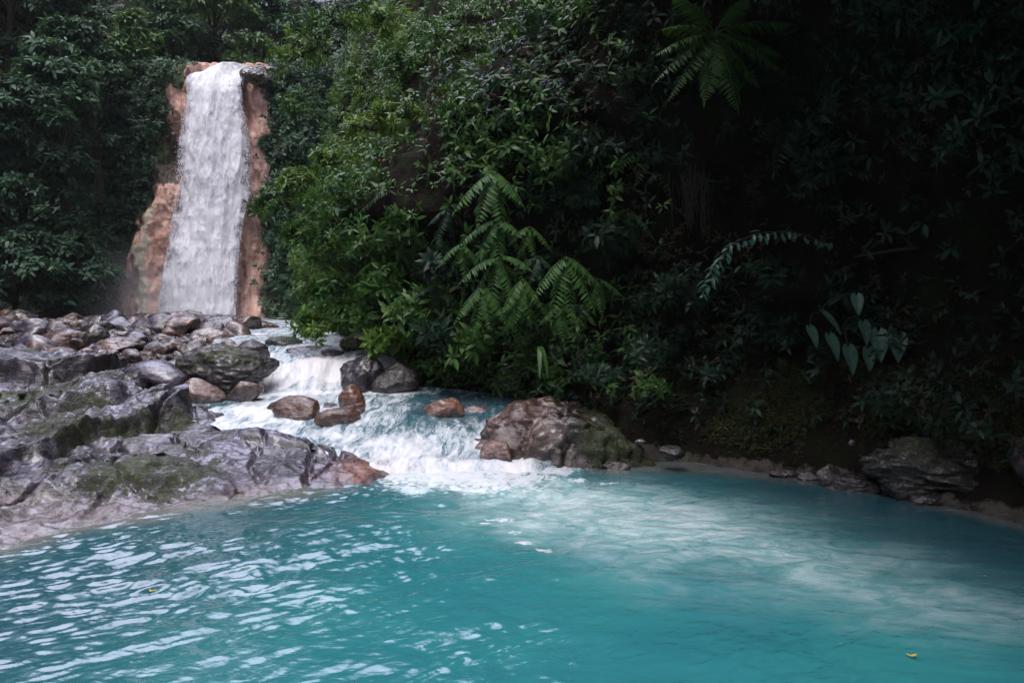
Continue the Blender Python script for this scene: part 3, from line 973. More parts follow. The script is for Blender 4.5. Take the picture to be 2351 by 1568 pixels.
# the large outcrop at the right of the river mouth
def outcrop():
    V, F = rock_verts(205, 6, 30, .02, .018)
    V = V * np.array([1.55, 1.1, 1.35])
    V[:, 2] = np.where(V[:, 2] > .55, .55 + (V[:, 2] - .55) * .55, V[:, 2])
    c = np.array([.60, 10.8, -.08])
    w = V + c
    w[:, 0] -= .22 * np.clip(.6 - w[:, 2], 0, 1) ** 1.3 * (V[:, 0] < 0)
    f1, f2 = worley(w * np.array([1.9, 1.9, 1.3]) + .45 * fbm(w * 1.3, 4, 2)[:, None], 9)
    nv = nrm(V)
    w = w - nv * (.10 * sstep(.16, 0, f2 - f1))[:, None] + nv * (.045 * ridged(w * 2.6, 5, 7) + .16 * (f1 - .4))[:, None]
    att = np.zeros((len(w), 4))
    att[:, 2] = .22 * sstep(.75, .2, w[:, 0] + .35 * fbm(w * 1.2, 3, 3)) 
    att[:, 1] = .9 * sstep(.22, .05, w[:, 2] + .07 * fbm(w * 3, 3, 5)) + .35 * sstep(.1, -.4, w[:, 0]) * sstep(.7, .2, w[:, 2])
    att[:, 0] = 1.0 * sstep(.75, 1.25, w[:, 0] + .2 * fbm(w * 2, 3, 8)) + .5 * sstep(.8, 1.1, w[:, 2] + .2 * fbm(w * 2, 3, 18)) * sstep(.3, .0, w[:, 0])
    att[:, 3] = .85 * sstep(.07, .0, f2 - f1)
    o = obj('rock_outcrop', mk_mesh('rock_outcrop', w - c, [F], True, np.clip(att, 0, 1)), rock_mat('outcrop_rock', lav=(.082, .062, .064), mid=(.032, .020, .015), dark=(.009, .006, .004)), None, tuple(c))
    tag(o, 'big cracked brown and grey outcrop at the right of the river mouth', 'rock')


outcrop()
rock('rock', (-.18, 10.2, .08), (.30, .3, .26), 211, 'small orange pink rock leaning on the left foot of the big outcrop', M_brown, red=.8, cream=.3, wl=.15)


# ------------------------------------------------------------------ hillsides
class Wall:
    """a steep bank swept along a plan curve; offsets give how far it leans back at each height"""
    def __init__(s, ctrl, zlev, offs, nu=220, nv=110, flip=1, lump=.45, seed=1, ztop=None):
        ctrl = np.array(ctrl, float)
        offs = np.array(offs, float)
        d = np.concatenate([[0], np.cumsum(np.linalg.norm(np.diff(ctrl, axis=0), axis=1))])
        t = np.linspace(0, d[-1], nu)
        B = np.stack([np.interp(t, d, ctrl[:, k]) for k in (0, 1)], -1)
        O = np.stack([np.interp(t, d, offs[:, k]) for k in range(offs.shape[1])], -1)
        ker = np.exp(-np.linspace(-2, 2, 13) ** 2); ker /= ker.sum()
        sm = lambda a: np.stack([np.convolve(np.pad(a[:, k], 6, 'edge'), ker, 'valid') for k in range(a.shape[1])], -1)
        B = sm(B); O = sm(O)
        T = nrm(np.gradient(B, axis=0))
        Nn = np.stack([-T[:, 1], T[:, 0]], -1) * flip       # away from the river
        z = zlev[0] + (zlev[-1] - zlev[0]) * np.linspace(0, 1, nv) ** 1.25
        P = np.zeros((nu, nv, 3))
        for i in range(nu):
            o = np.interp(z, zlev, O[i])
            P[i, :, 0] = B[i, 0] + Nn[i, 0] * o
            P[i, :, 1] = B[i, 1] + Nn[i, 1] * o
            P[i, :, 2] = z
        N = grid_normals(P)
        sgn = np.sign((N[..., :2] * -Nn[:, None, :]).sum(-1).mean())
        N = N * sgn
        fade = sstep(.0, 1.2, P[..., 2])
        P = P + N * (lump * fbm(P * .45, 4, seed) * fade + .10 * fbm(P * 2.0, 4, seed + 3) * (.3 + .7 * fade))[..., None]
        s.P = P; s.N = grid_normals(P) * sgn; s.nu = nu; s.nv = nv; s.sgn = sgn

    def mesh(s, name):
        f = grid_faces(s.nu, s.nv)
        return mk_mesh(name, s.P.reshape(-1, 3), [f if s.sgn > 0 else f[:, ::-1]], True)

    def sample(s, n, g, dens=None):
        du = np.linalg.norm(np.diff(s.P, axis=0)[:, :-1], axis=-1)
        dv = np.linalg.norm(np.diff(s.P, axis=1)[:-1], axis=-1)
        A = du * dv
        C = s.P[:-1, :-1]
        if dens is not None:
            A = A * dens(C)
        A = A.ravel() / A.sum()
        k = g.choice(len(A), n, p=A)
        i, j = k // (s.nv - 1), k % (s.nv - 1)
        a, b = g.uniform(size=(2, n, 1))
        P = s.P
        q = (P[i, j] * (1 - a) + P[i + 1, j] * a) * (1 - b) + (P[i, j + 1] * (1 - a) + P[i + 1, j + 1] * a) * b
        return q, s.N[i, j]


def pxy(C):
    Y = np.maximum(C[..., 1], .1)
    return 1175.5 + C[..., 0] / Y * FP, HOR - (C[..., 2] - H) / Y * FP


ZL = [-1.2, 0, .5, 1.3, 2.5, 4, 6, 9, 13, 19]
right = Wall([(-10.6, 37), (-9.2, 31), (-7.2, 25), (-5.2, 19.5), (-3.4, 16), (-1.6, 14.2), (.2, 13.0), (1.5, 11.4), (3.0, 9.95), (4.1, 9.05), (5.1, 7.4), (6.3, 4.5), (7.5, 0), (8.5, -8), (6, -18)],
             ZL, [[0, 0, .1, .2, .4, .6, .9, 1.3, 1.8, 5], [0, 0, .2, .3, .6, .9, 1.3, 1.9, 3, 7], [0, 0, .2, .4, .7, 1.0, 1.6, 3, 6, 10], [0, 0, .2, .4, .6, .9, 1.6, 3.2, 6, 10],
                  [-.2, 0, .3, .7, .6, -.7, 1.4, 4.5, 8, 12], [-.2, 0, .3, .8, .9, -.4, .3, 4.0, 7.5, 11], [-.2, 0, .4, .9, 1.1, .3, -.3, 2.4, 6, 9], [-.2, 0, .4, .9, 1.3, .9, .1, .0, 2.0, 6],
                  [-.2, 0, .4, 1.2, 1.9, 1.8, 1.2, -.6, -1.5, 2], [-.2, 0, .4, 1.1, 1.9, 1.7, .4, -2.4, -3.4, 0], [-.2, 0, .4, 1.0, 1.7, 1.4, -.2, -3.4, -4.2, 0], [-.2, 0, .4, 1.0, 1.6, 1.3, -.4, -3.6, -4.4, 0],  # overhang above the frame, shaped to keep light off the right bank
                  [-.2, 0, .4, 1, 1.5, 1.4, .2, -2, -2.6, 1], [0, 0, .4, 1, 1.5, 2, 2.5, 3, 4, 7], [0, 0, .4, 1, 1.5, 2, 3, 4, 6, 9]], nu=420, nv=150, flip=1, lump=.38, seed=3)
o = obj('hillside', right.mesh('hillside'), M_soil)
tag(o, kind='structure')

left = Wall([(-17.0, 39.0), (-20.6, 35.6), (-23, 33.0), (-26, 30.5), (-29, 26), (-29, 16), (-26, 4), (-22, -8), (-12, -17), (6, -19)],
            [0, 2, 5, 9, 13, 18.5], [[0, .3, .8, 1.6, 2.4, 5], [0, .4, 1.0, 2.0, 3, 6], [0, .5, 1.4, 3, 4.5, 7]] + [[0, .6, 1.6, 3.2, 5, 8]] * 7, nu=220, nv=70, flip=-1, lump=.9, seed=8)
left.P[..., 2] += 0.6
o = obj('left_hillside', left.mesh('left_hillside'), M_soil)
tag(o, kind='structure')

back = Wall([(-30, 44), (-24, 46), (-18, 48), (-12, 48), (-6, 45), (0, 40)], [8, 12, 16, 20, 25], [[0, .6, 1.5, 4, 8]] * 6, nu=90, nv=50, flip=1, lump=.8, seed=15)
o = obj('back_hillside', back.mesh('back_hillside'), M_soil)
tag(o, kind='structure')


# ---- the cliff behind the waterfall
FY = np.array([140, 170, 200, 240, 300, 350, 400, 450, 500, 550, 600, 650, 740])
FL = np.array([478, 440, 432, 428, 415, 410, 408, 404, 396, 390, 380, 373, 364])
FR = np.array([580, 570, 556, 556, 570, 574, 575, 572, 560, 553, 548, 545, 540])
OL = np.array([440, 400, 385, 375, 372, 370, 368, 345, 328, 316, 300, 286, 268])     # orange rock edges
ORR = np.array([590, 585, 585, 600, 606, 604, 600, 597, 596, 594, 592, 592, 594])


def cliff():
    pxs = np.linspace(150, 780, 260)
    zs = np.linspace(.8, 14.1, 240)
    X0 = (pxs - 1175.5) / FP * 36.0
    X, Z = np.meshgrid(X0, zs, indexing='ij')
    py = HOR - (Z - H) / 36.0 * FP
    px = 1175.5 + X / 36.0 * FP
    ol = np.interp(py, FY, OL); orr = np.interp(py, FY, ORR)
    wx = px + 20 * fbm(np.stack([X * .9, Z * .7, X * 0], -1), 5, 3)
    inr = sstep(-40, 22, wx - ol) * sstep(-30, 16, orr - wx)
    q = np.stack([X * .9, X * 0, Z * .4], -1)
    Yc = 36.35 - .30 * inr + .40 * fbm(q, 5, 6) - .07 * ridged(np.stack([X * 2.0, X * 0, Z * .30], -1), 4, 9) - .05 * ridged(np.stack([X * 5.5, X * 0, Z * .9], -1), 4, 19) - .05 * ridged(np.stack([X * 4.1, X * 0, Z * 1.2], -1), 4, 29)
    Yc = Yc + .035 * (Z - 1)                                      # leans back
    Yc = Yc - .5 * sstep(6, 1.5, Z)                              # foot steps out
    Yc = Yc - .22 * np.exp(-((wx - 337) / 13) ** 2) * sstep(445, 490, py) - .5 * sstep(420, 560, py) * np.exp(-((wx - 350) / 60) ** 2)
    cream = np.exp(-((wx - np.interp(py, [450, 730], [343, 340])) / np.interp(py, [450, 730], [9, 17])) ** 4) * sstep(455, 475, py)
    dk = sstep(.15, .55, fbm(np.stack([X * .8, X * 0, Z * .6], -1), 4, 12)) * sstep(420, 380, py)
    mossm = np.maximum(1 - inr, .0) * .6 + .5 * dk * (wx < 450)
    org = inr * (1 - .9 * dk * (wx < 450)) * (1 - .85 * sstep(445, 405, py) * sstep(300, 330, py) * (wx < 420))
    P = np.stack([X, Yc, Z], -1)
    # top shelf going back from the lip
    n = 24
    top = np.repeat(P[:, -1:, :], n, 1)
    top[..., 1] += np.linspace(.05, 13, n) ** 1.0
    top[..., 2] += .25 * fbm(top * .6, 3, 4) * np.linspace(0, 1, n) - .12 + .18 * np.linspace(0, 1, n)
    P = np.concatenate([P, top], 1)
    z0 = np.zeros((len(pxs), n))
    att = np.stack([np.concatenate([org, z0 + .3], 1), np.concatenate([cream, z0], 1), np.concatenate([mossm, z0 + .3], 1), np.concatenate([cream * 0, z0], 1)], -1)
    o = obj('cliff', mk_mesh('cliff', P.reshape(-1, 3), [grid_faces(P.shape[0], P.shape[1])[:, ::-1]], True, np.clip(att, 0, 1).reshape(-1, 4)), M_cliff)
    tag(o, kind='structure')


cliff()


def waterfall():
    nu, nv = 150, 330
    v = np.linspace(0, 1, nv)
    py = 143 + (735 - 143) * v
    lf = np.interp(py, FY, FL); rt = np.interp(py, FY, FR)
    U, Vv = np.meshgrid(np.linspace(0, 1, nu), v, indexing='ij')
    px = lf[None] + (rt - lf)[None] * U
    PY = py[None] + 0 * U
    # lip is uneven: highest at the left middle
    lipo = 14 * (1 - sstep(0, .35, U)) + 10 * sstep(.55, 1, U)
    PY = PY + lipo * (1 - sstep(0, .06, Vv))
    Yw = 35.9 - 1.0 * sstep(.0, 1.1, Vv) + .55 * (1 - sstep(0, .12, Vv)) + .12 * (U - .5)
    px = px + 4 * fbm(np.stack([U * 0, U * 0, Vv * 14], -1), 3, 3) * ((U < .02) | (U > .98))
    Yb = Yw - .35 * np.sin(np.pi * U) ** .7
    X = (px - 1175.5) / FP * Yb
    Z = H - (PY - HOR) / FP * Yb
    q = np.stack([X * 1.5, U * 0, Z * .30 + 2 * Yw * 0], -1)
    Yw = Yw - .13 * ridged(q, 4, 5) * sstep(0, .06, Vv) - .05 * fbm(np.stack([X * 4, U * 0, Z * 1.6], -1), 4, 8)
    Yw = Yw - .35 * np.sin(np.pi * U) ** .7
    d = np.minimum(U, 1 - U)
    R = .33 + .47 * sstep(0, .16, d + .06 * fbm(np.stack([U * 0, U * 0, Vv * 30], -1), 3, 4))
    R = R - .22 * sstep(.12, .4, Vv) * sstep(.75, .5, Vv) * (.5 + .5 * vnoise(np.stack([U * 6, U * 0, Vv * 2.], -1), 7))
    R = R + .20 * sstep(.6, 1, Vv) + .22 * sstep(.14, 0, Vv)
    P = np.stack([X, Yw, Z], -1)
    # the stream feeding the lip
    n = 14
    top = np.repeat(P[:, :1, :], n, 1)[:, ::-1]
    s = np.linspace(4.5, .02, n)
    top[..., 1] += s
    top[..., 2] += .10 * np.sqrt(s)[None, :] * .4
    P = np.concatenate([top, P], 1)
    att = np.stack([np.concatenate([np.full((nu, n), .95), R], 1), np.concatenate([np.zeros((nu, n)), Vv], 1), np.zeros(P.shape[:2]), np.ones(P.shape[:2])], -1)
    e = empty('waterfall', (-14.5, 35.3, 1.6), 'tall white waterfall dropping down the orange cliff face', 'waterfall')
    w = obj('falling_sheet', mk_mesh('falling_sheet', (P - np.array([-14.5, 35.3, 1.6])).reshape(-1, 3), [grid_faces(nu, nv + n)[:, ::-1]], True, att.reshape(-1, 4)), M_fall, e)
    # loose clots of spray down the edges and over the face
    g = np.random.default_rng(3)
    m = 20000
    vv = g.uniform(.03, 1, m) ** .9
    side = g.choice(3, m, p=[.05, .04, .91])
    uu = np.where(side == 0, g.normal(.01, .03, m), np.where(side == 1, 1 + g.normal(-.01, .02, m), g.uniform(0, 1, m)))
    pyy = 143 + 592 * vv
    pxx = np.interp(pyy, FY, FL) * (1 - uu) + np.interp(pyy, FY, FR) * uu
    yy = 35.5 - 1.0 * sstep(.0, 1.1, vv) - .3 * np.sin(np.pi * np.clip(uu, 0, 1)) ** .7 + g.normal(0, .10, m)
    Pp = np.stack([(pxx - 1175.5) / FP * yy, yy, H - (pyy - HOR) / FP * yy], -1) - np.array([-14.5, 35.3, 1.6])
    geo = Geo()
    r = g.uniform(.007, .018, m)
    T = np.array([[1, 0, -.4], [-.5, .87, -.4], [-.5, -.87, -.4], [0, 0, 1.9]])
    Vt = Pp[:, None] + T[None] * r[:, None, None]
    off = (np.arange(m) * 4)[:, None, None]
    geo.add(Vt.reshape(-1, 3), (np.array([[0, 1, 2], [0, 3, 1], [1, 3, 2], [2, 3, 0]])[None] + off).reshape(-1, 3))
    s_ = obj('spray', geo.mesh('spray'), M_spray, e)
    s_['kind'] = 'stuff'


waterfall()
rock('rock', on(590, 178, 35.8), (.75, .8, .5), 301, 'dark mossy rock overhanging the right side of the waterfall lip', M_dark, moss=.5, planes=12, sub=6, rough=.09)
rock('rock', on(622, 165, 36.2), (.6, .6, .30), 303, 'grey rock on top of the lip at the right of the waterfall', M_stone, planes=14, rough=.1)


# ------------------------------------------------------------------ boulder bed: loose stones one by one
def stones():
    g = np.random.default_rng(21)
    protos = []
    for k, (mt, red, moss) in enumerate([(M_stone, .0, 0), (M_brown, .1, 0), (M_pale, .15, 0), (M_stone, .15, 0), (M_stone, 0, .4), (M_pale, .3, 0), (M_brown, 0, .1), (M_rock, 0, 0)]):
        V, F = rock_verts(500 + k, 4, 12 + k, .07, .05)
        V = V * np.array([1, .8, .62])
        a = np.zeros((len(V), 4)); a[:, 0] = moss; a[:, 2] = red; a[:, 3] = .8 * sstep(.0, .5, fbm(V * 1.1 + k, 3, k))
        me = mk_mesh('river_stone', V, [F], True, a)
        me.materials.append(mt)
        protos.append(me)
    kinds = {0: 'dark grey', 1: 'brown', 2: 'pale', 3: 'reddish grey', 4: 'mossy', 5: 'pale pink', 6: 'dark brown', 7: 'lavender grey'}
    n = 0
    placed = []
    tries = 0
    while n < 285 and tries < 6000:
        tries += 1
        y = 14.4 + 13.5 * g.uniform() ** 1.25
        px = g.uniform(-60, 640)
        x = (px - 1175.5) / FP * y
        if x > np.interp(y, CH_Y, CH_L) - .1:
            continue
        r = (.11 + .42 * g.uniform() ** 2.2) * (1 + .35 * (y > 20))
        if any((x - a) ** 2 + (y - b) ** 2 < (.62 * (r + c)) ** 2 for a, b, c in placed):
            continue
        placed.append((x, y, r))
        k = int(g.integers(0, 8))
        o = bpy.data.objects.new('river_stone', protos[k])
        COL.objects.link(o)
        o.location = (x, y, float(bed_z(np.array(x), np.array(y))) + r * .12)
        o.rotation_euler = (g.normal(0, .3), g.normal(0, .3), g.uniform(0, 6.28))
        o.scale = (r, r, r)
        tag(o, 'loose ' + kinds[k] + ' stone, one of many strewn below the waterfall', 'stone', 'loose stones strewn below the waterfall')
        n += 1


stones()

# shoreline of the right bank: low cream stones and flat ledge blocks
g0 = np.random.default_rng(77)
RB = [(1410, 1082), (1480, 1078), (1550, 1080), (1610, 1080), (1680, 1086), (1750, 1092), (1820, 1098), (1880, 1106), (1960, 1135), (2040, 1152), (2130, 1160), (2220, 1178), (2310, 1195)]
DESC = ['low crusted rock at the waterline, touching the big outcrop', 'low rock on the right waterline below the round grey stone', 'flat rock in the middle of the straight part of the right waterline',
        'small rock under the dark shrubs on the right waterline', 'long low grey rock at the middle of the right waterline', 'crusted rock before the waterline bends towards the viewer',
        'low rock at the bend of the right waterline', 'dark rock just past the bend of the right waterline', 'layered dark block below the left end of the dark mossy rock mass', 'flat layered block in front of the dark mossy rock mass',
        'toothed block below the middle of the dark mossy rock mass', 'rough grey block near the right edge of the shore', 'black wet block at the right end of the shore']
for (px, py), ds in list(zip(RB, DESC)):
    if px in (1480, 1550, 1610, 1680, 1750, 2040, 2220):
        continue
    Y = H * FP / (py - HOR) + .04 + .16 * g0.uniform()
    p = at(px, HOR + H * FP / Y, Y)
    big = px > 1900
    rock('shore_rock', (p[0], Y, .02), (.14 + .34 * g0.uniform() ** 2, .12 + .16 * g0.uniform(), (.05 if not big else .11) + .10 * g0.uniform()), 600 + px, ds, M_dark, sub=5, planes=20, soft=.02, rough=.12, wl=-.03, rot=g0.uniform(-.6, .4), shade_film=.5, group='rocks along the right waterline')
rock('rock', on(2190, 1085, 8.55, -.05), (1.25, .7, .46), 701, 'dark mossy rock mass overhanging the shore at the right', M_dark, planes=34, soft=.02, sub=6, rot=-.35, rough=.14, moss=.8, shade_film=1.2)
rock('rock', on(1905, 1090, 8.95, -.02), (.14, .12, .14), 703, 'small shiny rounded stone at the left of the dark mossy rock mass', M_pale, planes=9)
rock('pebble', on(1955, 1018, 8.9), (.035, .03, .05), 705, 'white pebble stuck in the mossy bank above the dark mossy rock mass', M_pale, cream=.8, sub=3)
rock('pebble', on(1470, 1012, 10.1), (.08, .05, .03), 707, 'flat white pebble on the mossy bank right of the big outcrop', M_pale, cream=.8, sub=3)
rock('rock', on(1540, 1040, 9.8), (.17, .14, .10), 709, 'round grey stone on the bank right of the big outcrop', M_stone, planes=12, moss=.4)
rock('boulder', on(2390, 1060, 7.6), (.3, .3, .32), 711, 'dark boulder at the right picture edge above the shore', M_stone, planes=10)


# ------------------------------------------------------------------ vegetation
def cover(name, wall, n, nl, L, mat, seed, dens=None, lump=.7, aspect=.36, down=.35, fine=False, lo=0.02):
    g = np.random.default_rng(seed)
    q, N = wall.sample(n, g, dens)
    lum = np.clip(.5 + .75 * fbm(q * .75, 3, seed), 0, 1.3) * lump
    dep = g.uniform(0, 1, (n, 1)) ** .6
    C = q + N * (lo + lum[:, None] * dep)
    A = N * .8 + np.array([0, 0, .45]) + g.normal(0, .45, (n, 3))
    geo = Geo()
    sprigs(geo, C, A, nl, L * g.uniform(.6, 1.25, n), g, aspect, fine, (45, 105), .35)
    o = obj(name, geo.mesh(name), mat)
    tag(o, kind='stuff')
    return o


def clump(C, seed, f=.5, a=.0, b=.35):
    return sstep(a, b, fbm(C * f, 3, seed)) + .08


def d_right(C):
    px, py = pxy(C)
    Y = C[..., 1]
    w = np.where((Y > 3.5) & (Y < 36), 1.0, 0.0) * sstep(.25, .7, C[..., 2])
    w = w * (1 / np.maximum(Y, 6) ** 1.0)
    w = w * np.where(C[..., 2] > H + .52 * Y, .12, 1)        # thin above the frame
    bank = (px > 1330) & (py > 860)
    return w * np.where(bank, .8, 1.0)


# ivy, creepers and low growth that nobody could count
cover('undergrowth', right, 13000, 6, .18, M_leaf, 101, lambda C: d_right(C) * (.04 + clump(C, 5, .6, -.05, .35)) * sstep(2.6, .6, C[..., 0]), lump=.8)
cover('undergrowth', right, 6000, 6, .16, M_shaded, 102, lambda C: d_right(C) * (.04 + clump(C, 9, .6, -.05, .35)) * sstep(-2.5, 1.0, C[..., 0]), lump=.75)
cover('undergrowth', right, 5000, 5, .09, M_dry, 103, lambda C: d_right(C) * clump(C, 14, .7), lump=.35)
cover('undergrowth', right, 3500, 6, .17, M_bright, 104, lambda C: d_right(C) * sstep(-2.5, -4.5, C[..., 0]) * sstep(2.0, 4, C[..., 2]) * clump(C, 17, .5, .1, .4), lump=1.0)


def d_bank(C):
    px, py = pxy(C)
    return np.where((px > 1380) & (py > 840) & (py < 1090) & (C[..., 1] > 4), 1.0, 0.0) * clump(C, 23, 1.2, -.1, .3) * sstep(.12, .3, C[..., 2])


cover('bank_moss', right, 9000, 5, .05, leaf_mat('moss_leaf', [(0, (.006, .010, .004)), (.5, (.018, .026, .006)), (1, (.05, .065, .012))], patch=1.5, rough=.6), 105, d_bank, lump=.05, lo=0)
cover('bank_litter', right, 1500, 3, .06, M_dry, 106, d_bank, lump=.06, lo=0)


def d_shade(C):
    px, py = pxy(C)
    seen = (C[..., 1] > 1) & (px > -100) & (px < 2600) & (py > -260)
    return np.where((C[..., 0] > 0) & (C[..., 2] > 5.0) & ~seen & (C[..., 1] > -4), 1.0, .0) + np.where((C[..., 1] < 0) & (C[..., 2] > 2), .35, 0)


cover('shade_canopy', right, 4200, 6, .42, M_shaded, 107, d_shade, lump=1.6, aspect=.5)  # leaves out of view, added overhead to shade the right side


def d_left(C):
    px, py = pxy(C)
    return np.where((px > -250) & (px < 470) & (C[..., 1] > 26), 1.0, .10)


cover('forest_cover', left, 13000, 6, .30, M_far, 111, lambda C: d_left(C) * (.3 + clump(C, 31, .3)), lump=1.3, aspect=.42)
cover('forest_cover', left, 2600, 6, .24, M_dry, 112, lambda C: d_left(C) * clump(C, 37, .35, .1, .5) * (d_left(C) > .5), lump=.8)
cover('forest_cover', back, 6000, 6, .38, M_far, 113, lambda C: .3 + clump(C, 41, .25), lump=1.5, aspect=.42)


def cliff_cover():
    """creepers hanging over the cliff on both sides of the orange rock"""
    g = np.random.default_rng(9)
    n = 12000
    px = np.where(g.uniform(size=n) < .6, g.uniform(140, 430, n), g.uniform(570, 780, n))
    py = g.uniform(130, 735, n)
    ol = np.interp(py, FY, OL) + g.normal(0, 8, n) - 16
    orr = np.interp(py, FY, ORR) + g.normal(0, 7, n) + 8
    keep = (px < ol) | (px > orr)
    edge = np.maximum(np.clip((ol + 16 - px) / 60, 0, 1) * (px < 500), np.clip((px - orr + 8) / 80, 0, 1) * (px > 500))
    keep |= (g.uniform(size=n) < .10)
    keep &= g.uniform(size=n) < .12 + .88 * edge ** .8
    keep &= ~((px < ol) & (py < 190) & (px > 400))
    px, py = px[keep], py[keep]
    n = len(px)
    Y = 36.3 + .035 * (H - (py - HOR) / FP * 36 - 1) - g.uniform(0, 1.0, n) ** 1.5
    C = np.stack([(px - 1175.5) / FP * 36, Y, H - (py - HOR) / FP * 36], -1)
    geo = Geo()
    sprigs(geo, C, np.array([0, -.8, .4]) + g.normal(0, .45, (n, 3)), 6, .24 * g.uniform(.6, 1.3, n), g, .42)
    tag(obj('cliff_creeper', geo.mesh('cliff_creeper'), M_far), kind='stuff')


cliff_cover()


# ---- shrubs: stems and foliage, each a thing
def shrub_meshes(seed, R, n_stems, per, L, fine=True, aspect=.32, lean=(0, 0, .3), nl=6, sag=.25):
    g = np.random.default_rng(seed)
    gs, gl = Geo(), Geo()
    C, A = [], []
    for k in range(n_stems):
        d = nrm(g.normal(size=3) * np.array([1, 1, .8]) + np.array(lean) * 1.6)
        if d[2] < -.35: d[2] *= -.5
        ln = g.uniform(.6, 1.0)
        t = np.linspace(0, 1, 7)[:, None]
        bend = g.normal(0, .16, 3)
        P = d * t * ln * np.array(R) + bend * t * (1 - t) * np.array(R) + np.array([0, 0, -sag]) * t ** 2 * ln * R[2]
        tube(gs, P, np.linspace(.016, .004, 7) * (R[0] / .8), 5)
        for s in g.uniform(.35, 1.0, per):
            i = s * 6; a = int(min(i, 5)); f = i - a
            C.append(P[a] * (1 - f) + P[a + 1] * f + g.normal(0, .07, 3) * np.array(R))
            A.append(nrm(P[-1] - P[-3]) * .6 + np.array([0, 0, .55]) + g.normal(0, .3, 3))
        C.append(P[-1]); A.append(nrm(P[-1] - P[-2]) + np.array([0, 0, .3]))
    C, A = np.array(C), np.array(A)
    sprigs(gl, C, A, nl, L * g.uniform(.7, 1.2, len(C)), g, aspect, fine, (40, 100), .35)
    return gl.mesh('foliage', True), gs.mesh('stem', True)


def shrub(name, p, R, seed, label, mat, n_stems=16, per=5, L=.17, lean=(0, -.3, .3), aspect=.32, group=None, cat='shrub', fine=True, nl=6, sag=.25):
    f, s = shrub_meshes(seed, R, n_stems, per, L, fine, aspect, lean, nl, sag)
    e = empty(name, p, label, cat, group)
    obj('foliage', f, mat, e)
    obj('stem', s, M_bark, e)
    return e


G_ARM = 'shrubs leaning out towards the waterfall'
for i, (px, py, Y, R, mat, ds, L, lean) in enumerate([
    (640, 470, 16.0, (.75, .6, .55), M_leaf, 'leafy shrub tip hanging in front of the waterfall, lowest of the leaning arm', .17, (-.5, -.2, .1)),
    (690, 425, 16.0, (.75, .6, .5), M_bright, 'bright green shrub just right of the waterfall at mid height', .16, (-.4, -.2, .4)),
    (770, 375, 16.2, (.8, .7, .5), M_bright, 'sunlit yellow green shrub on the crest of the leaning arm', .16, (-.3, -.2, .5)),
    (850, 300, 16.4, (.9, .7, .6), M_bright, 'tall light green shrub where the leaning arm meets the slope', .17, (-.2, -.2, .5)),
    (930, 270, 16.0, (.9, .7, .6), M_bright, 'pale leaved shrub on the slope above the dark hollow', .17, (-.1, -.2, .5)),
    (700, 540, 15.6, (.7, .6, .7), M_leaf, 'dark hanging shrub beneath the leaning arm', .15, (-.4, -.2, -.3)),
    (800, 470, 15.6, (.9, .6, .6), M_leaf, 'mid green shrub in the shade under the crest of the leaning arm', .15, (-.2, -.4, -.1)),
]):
    shrub('shrub', on(px, py, Y), R, 800 + i, ds, mat, 20, 6, L, lean, group=G_ARM)

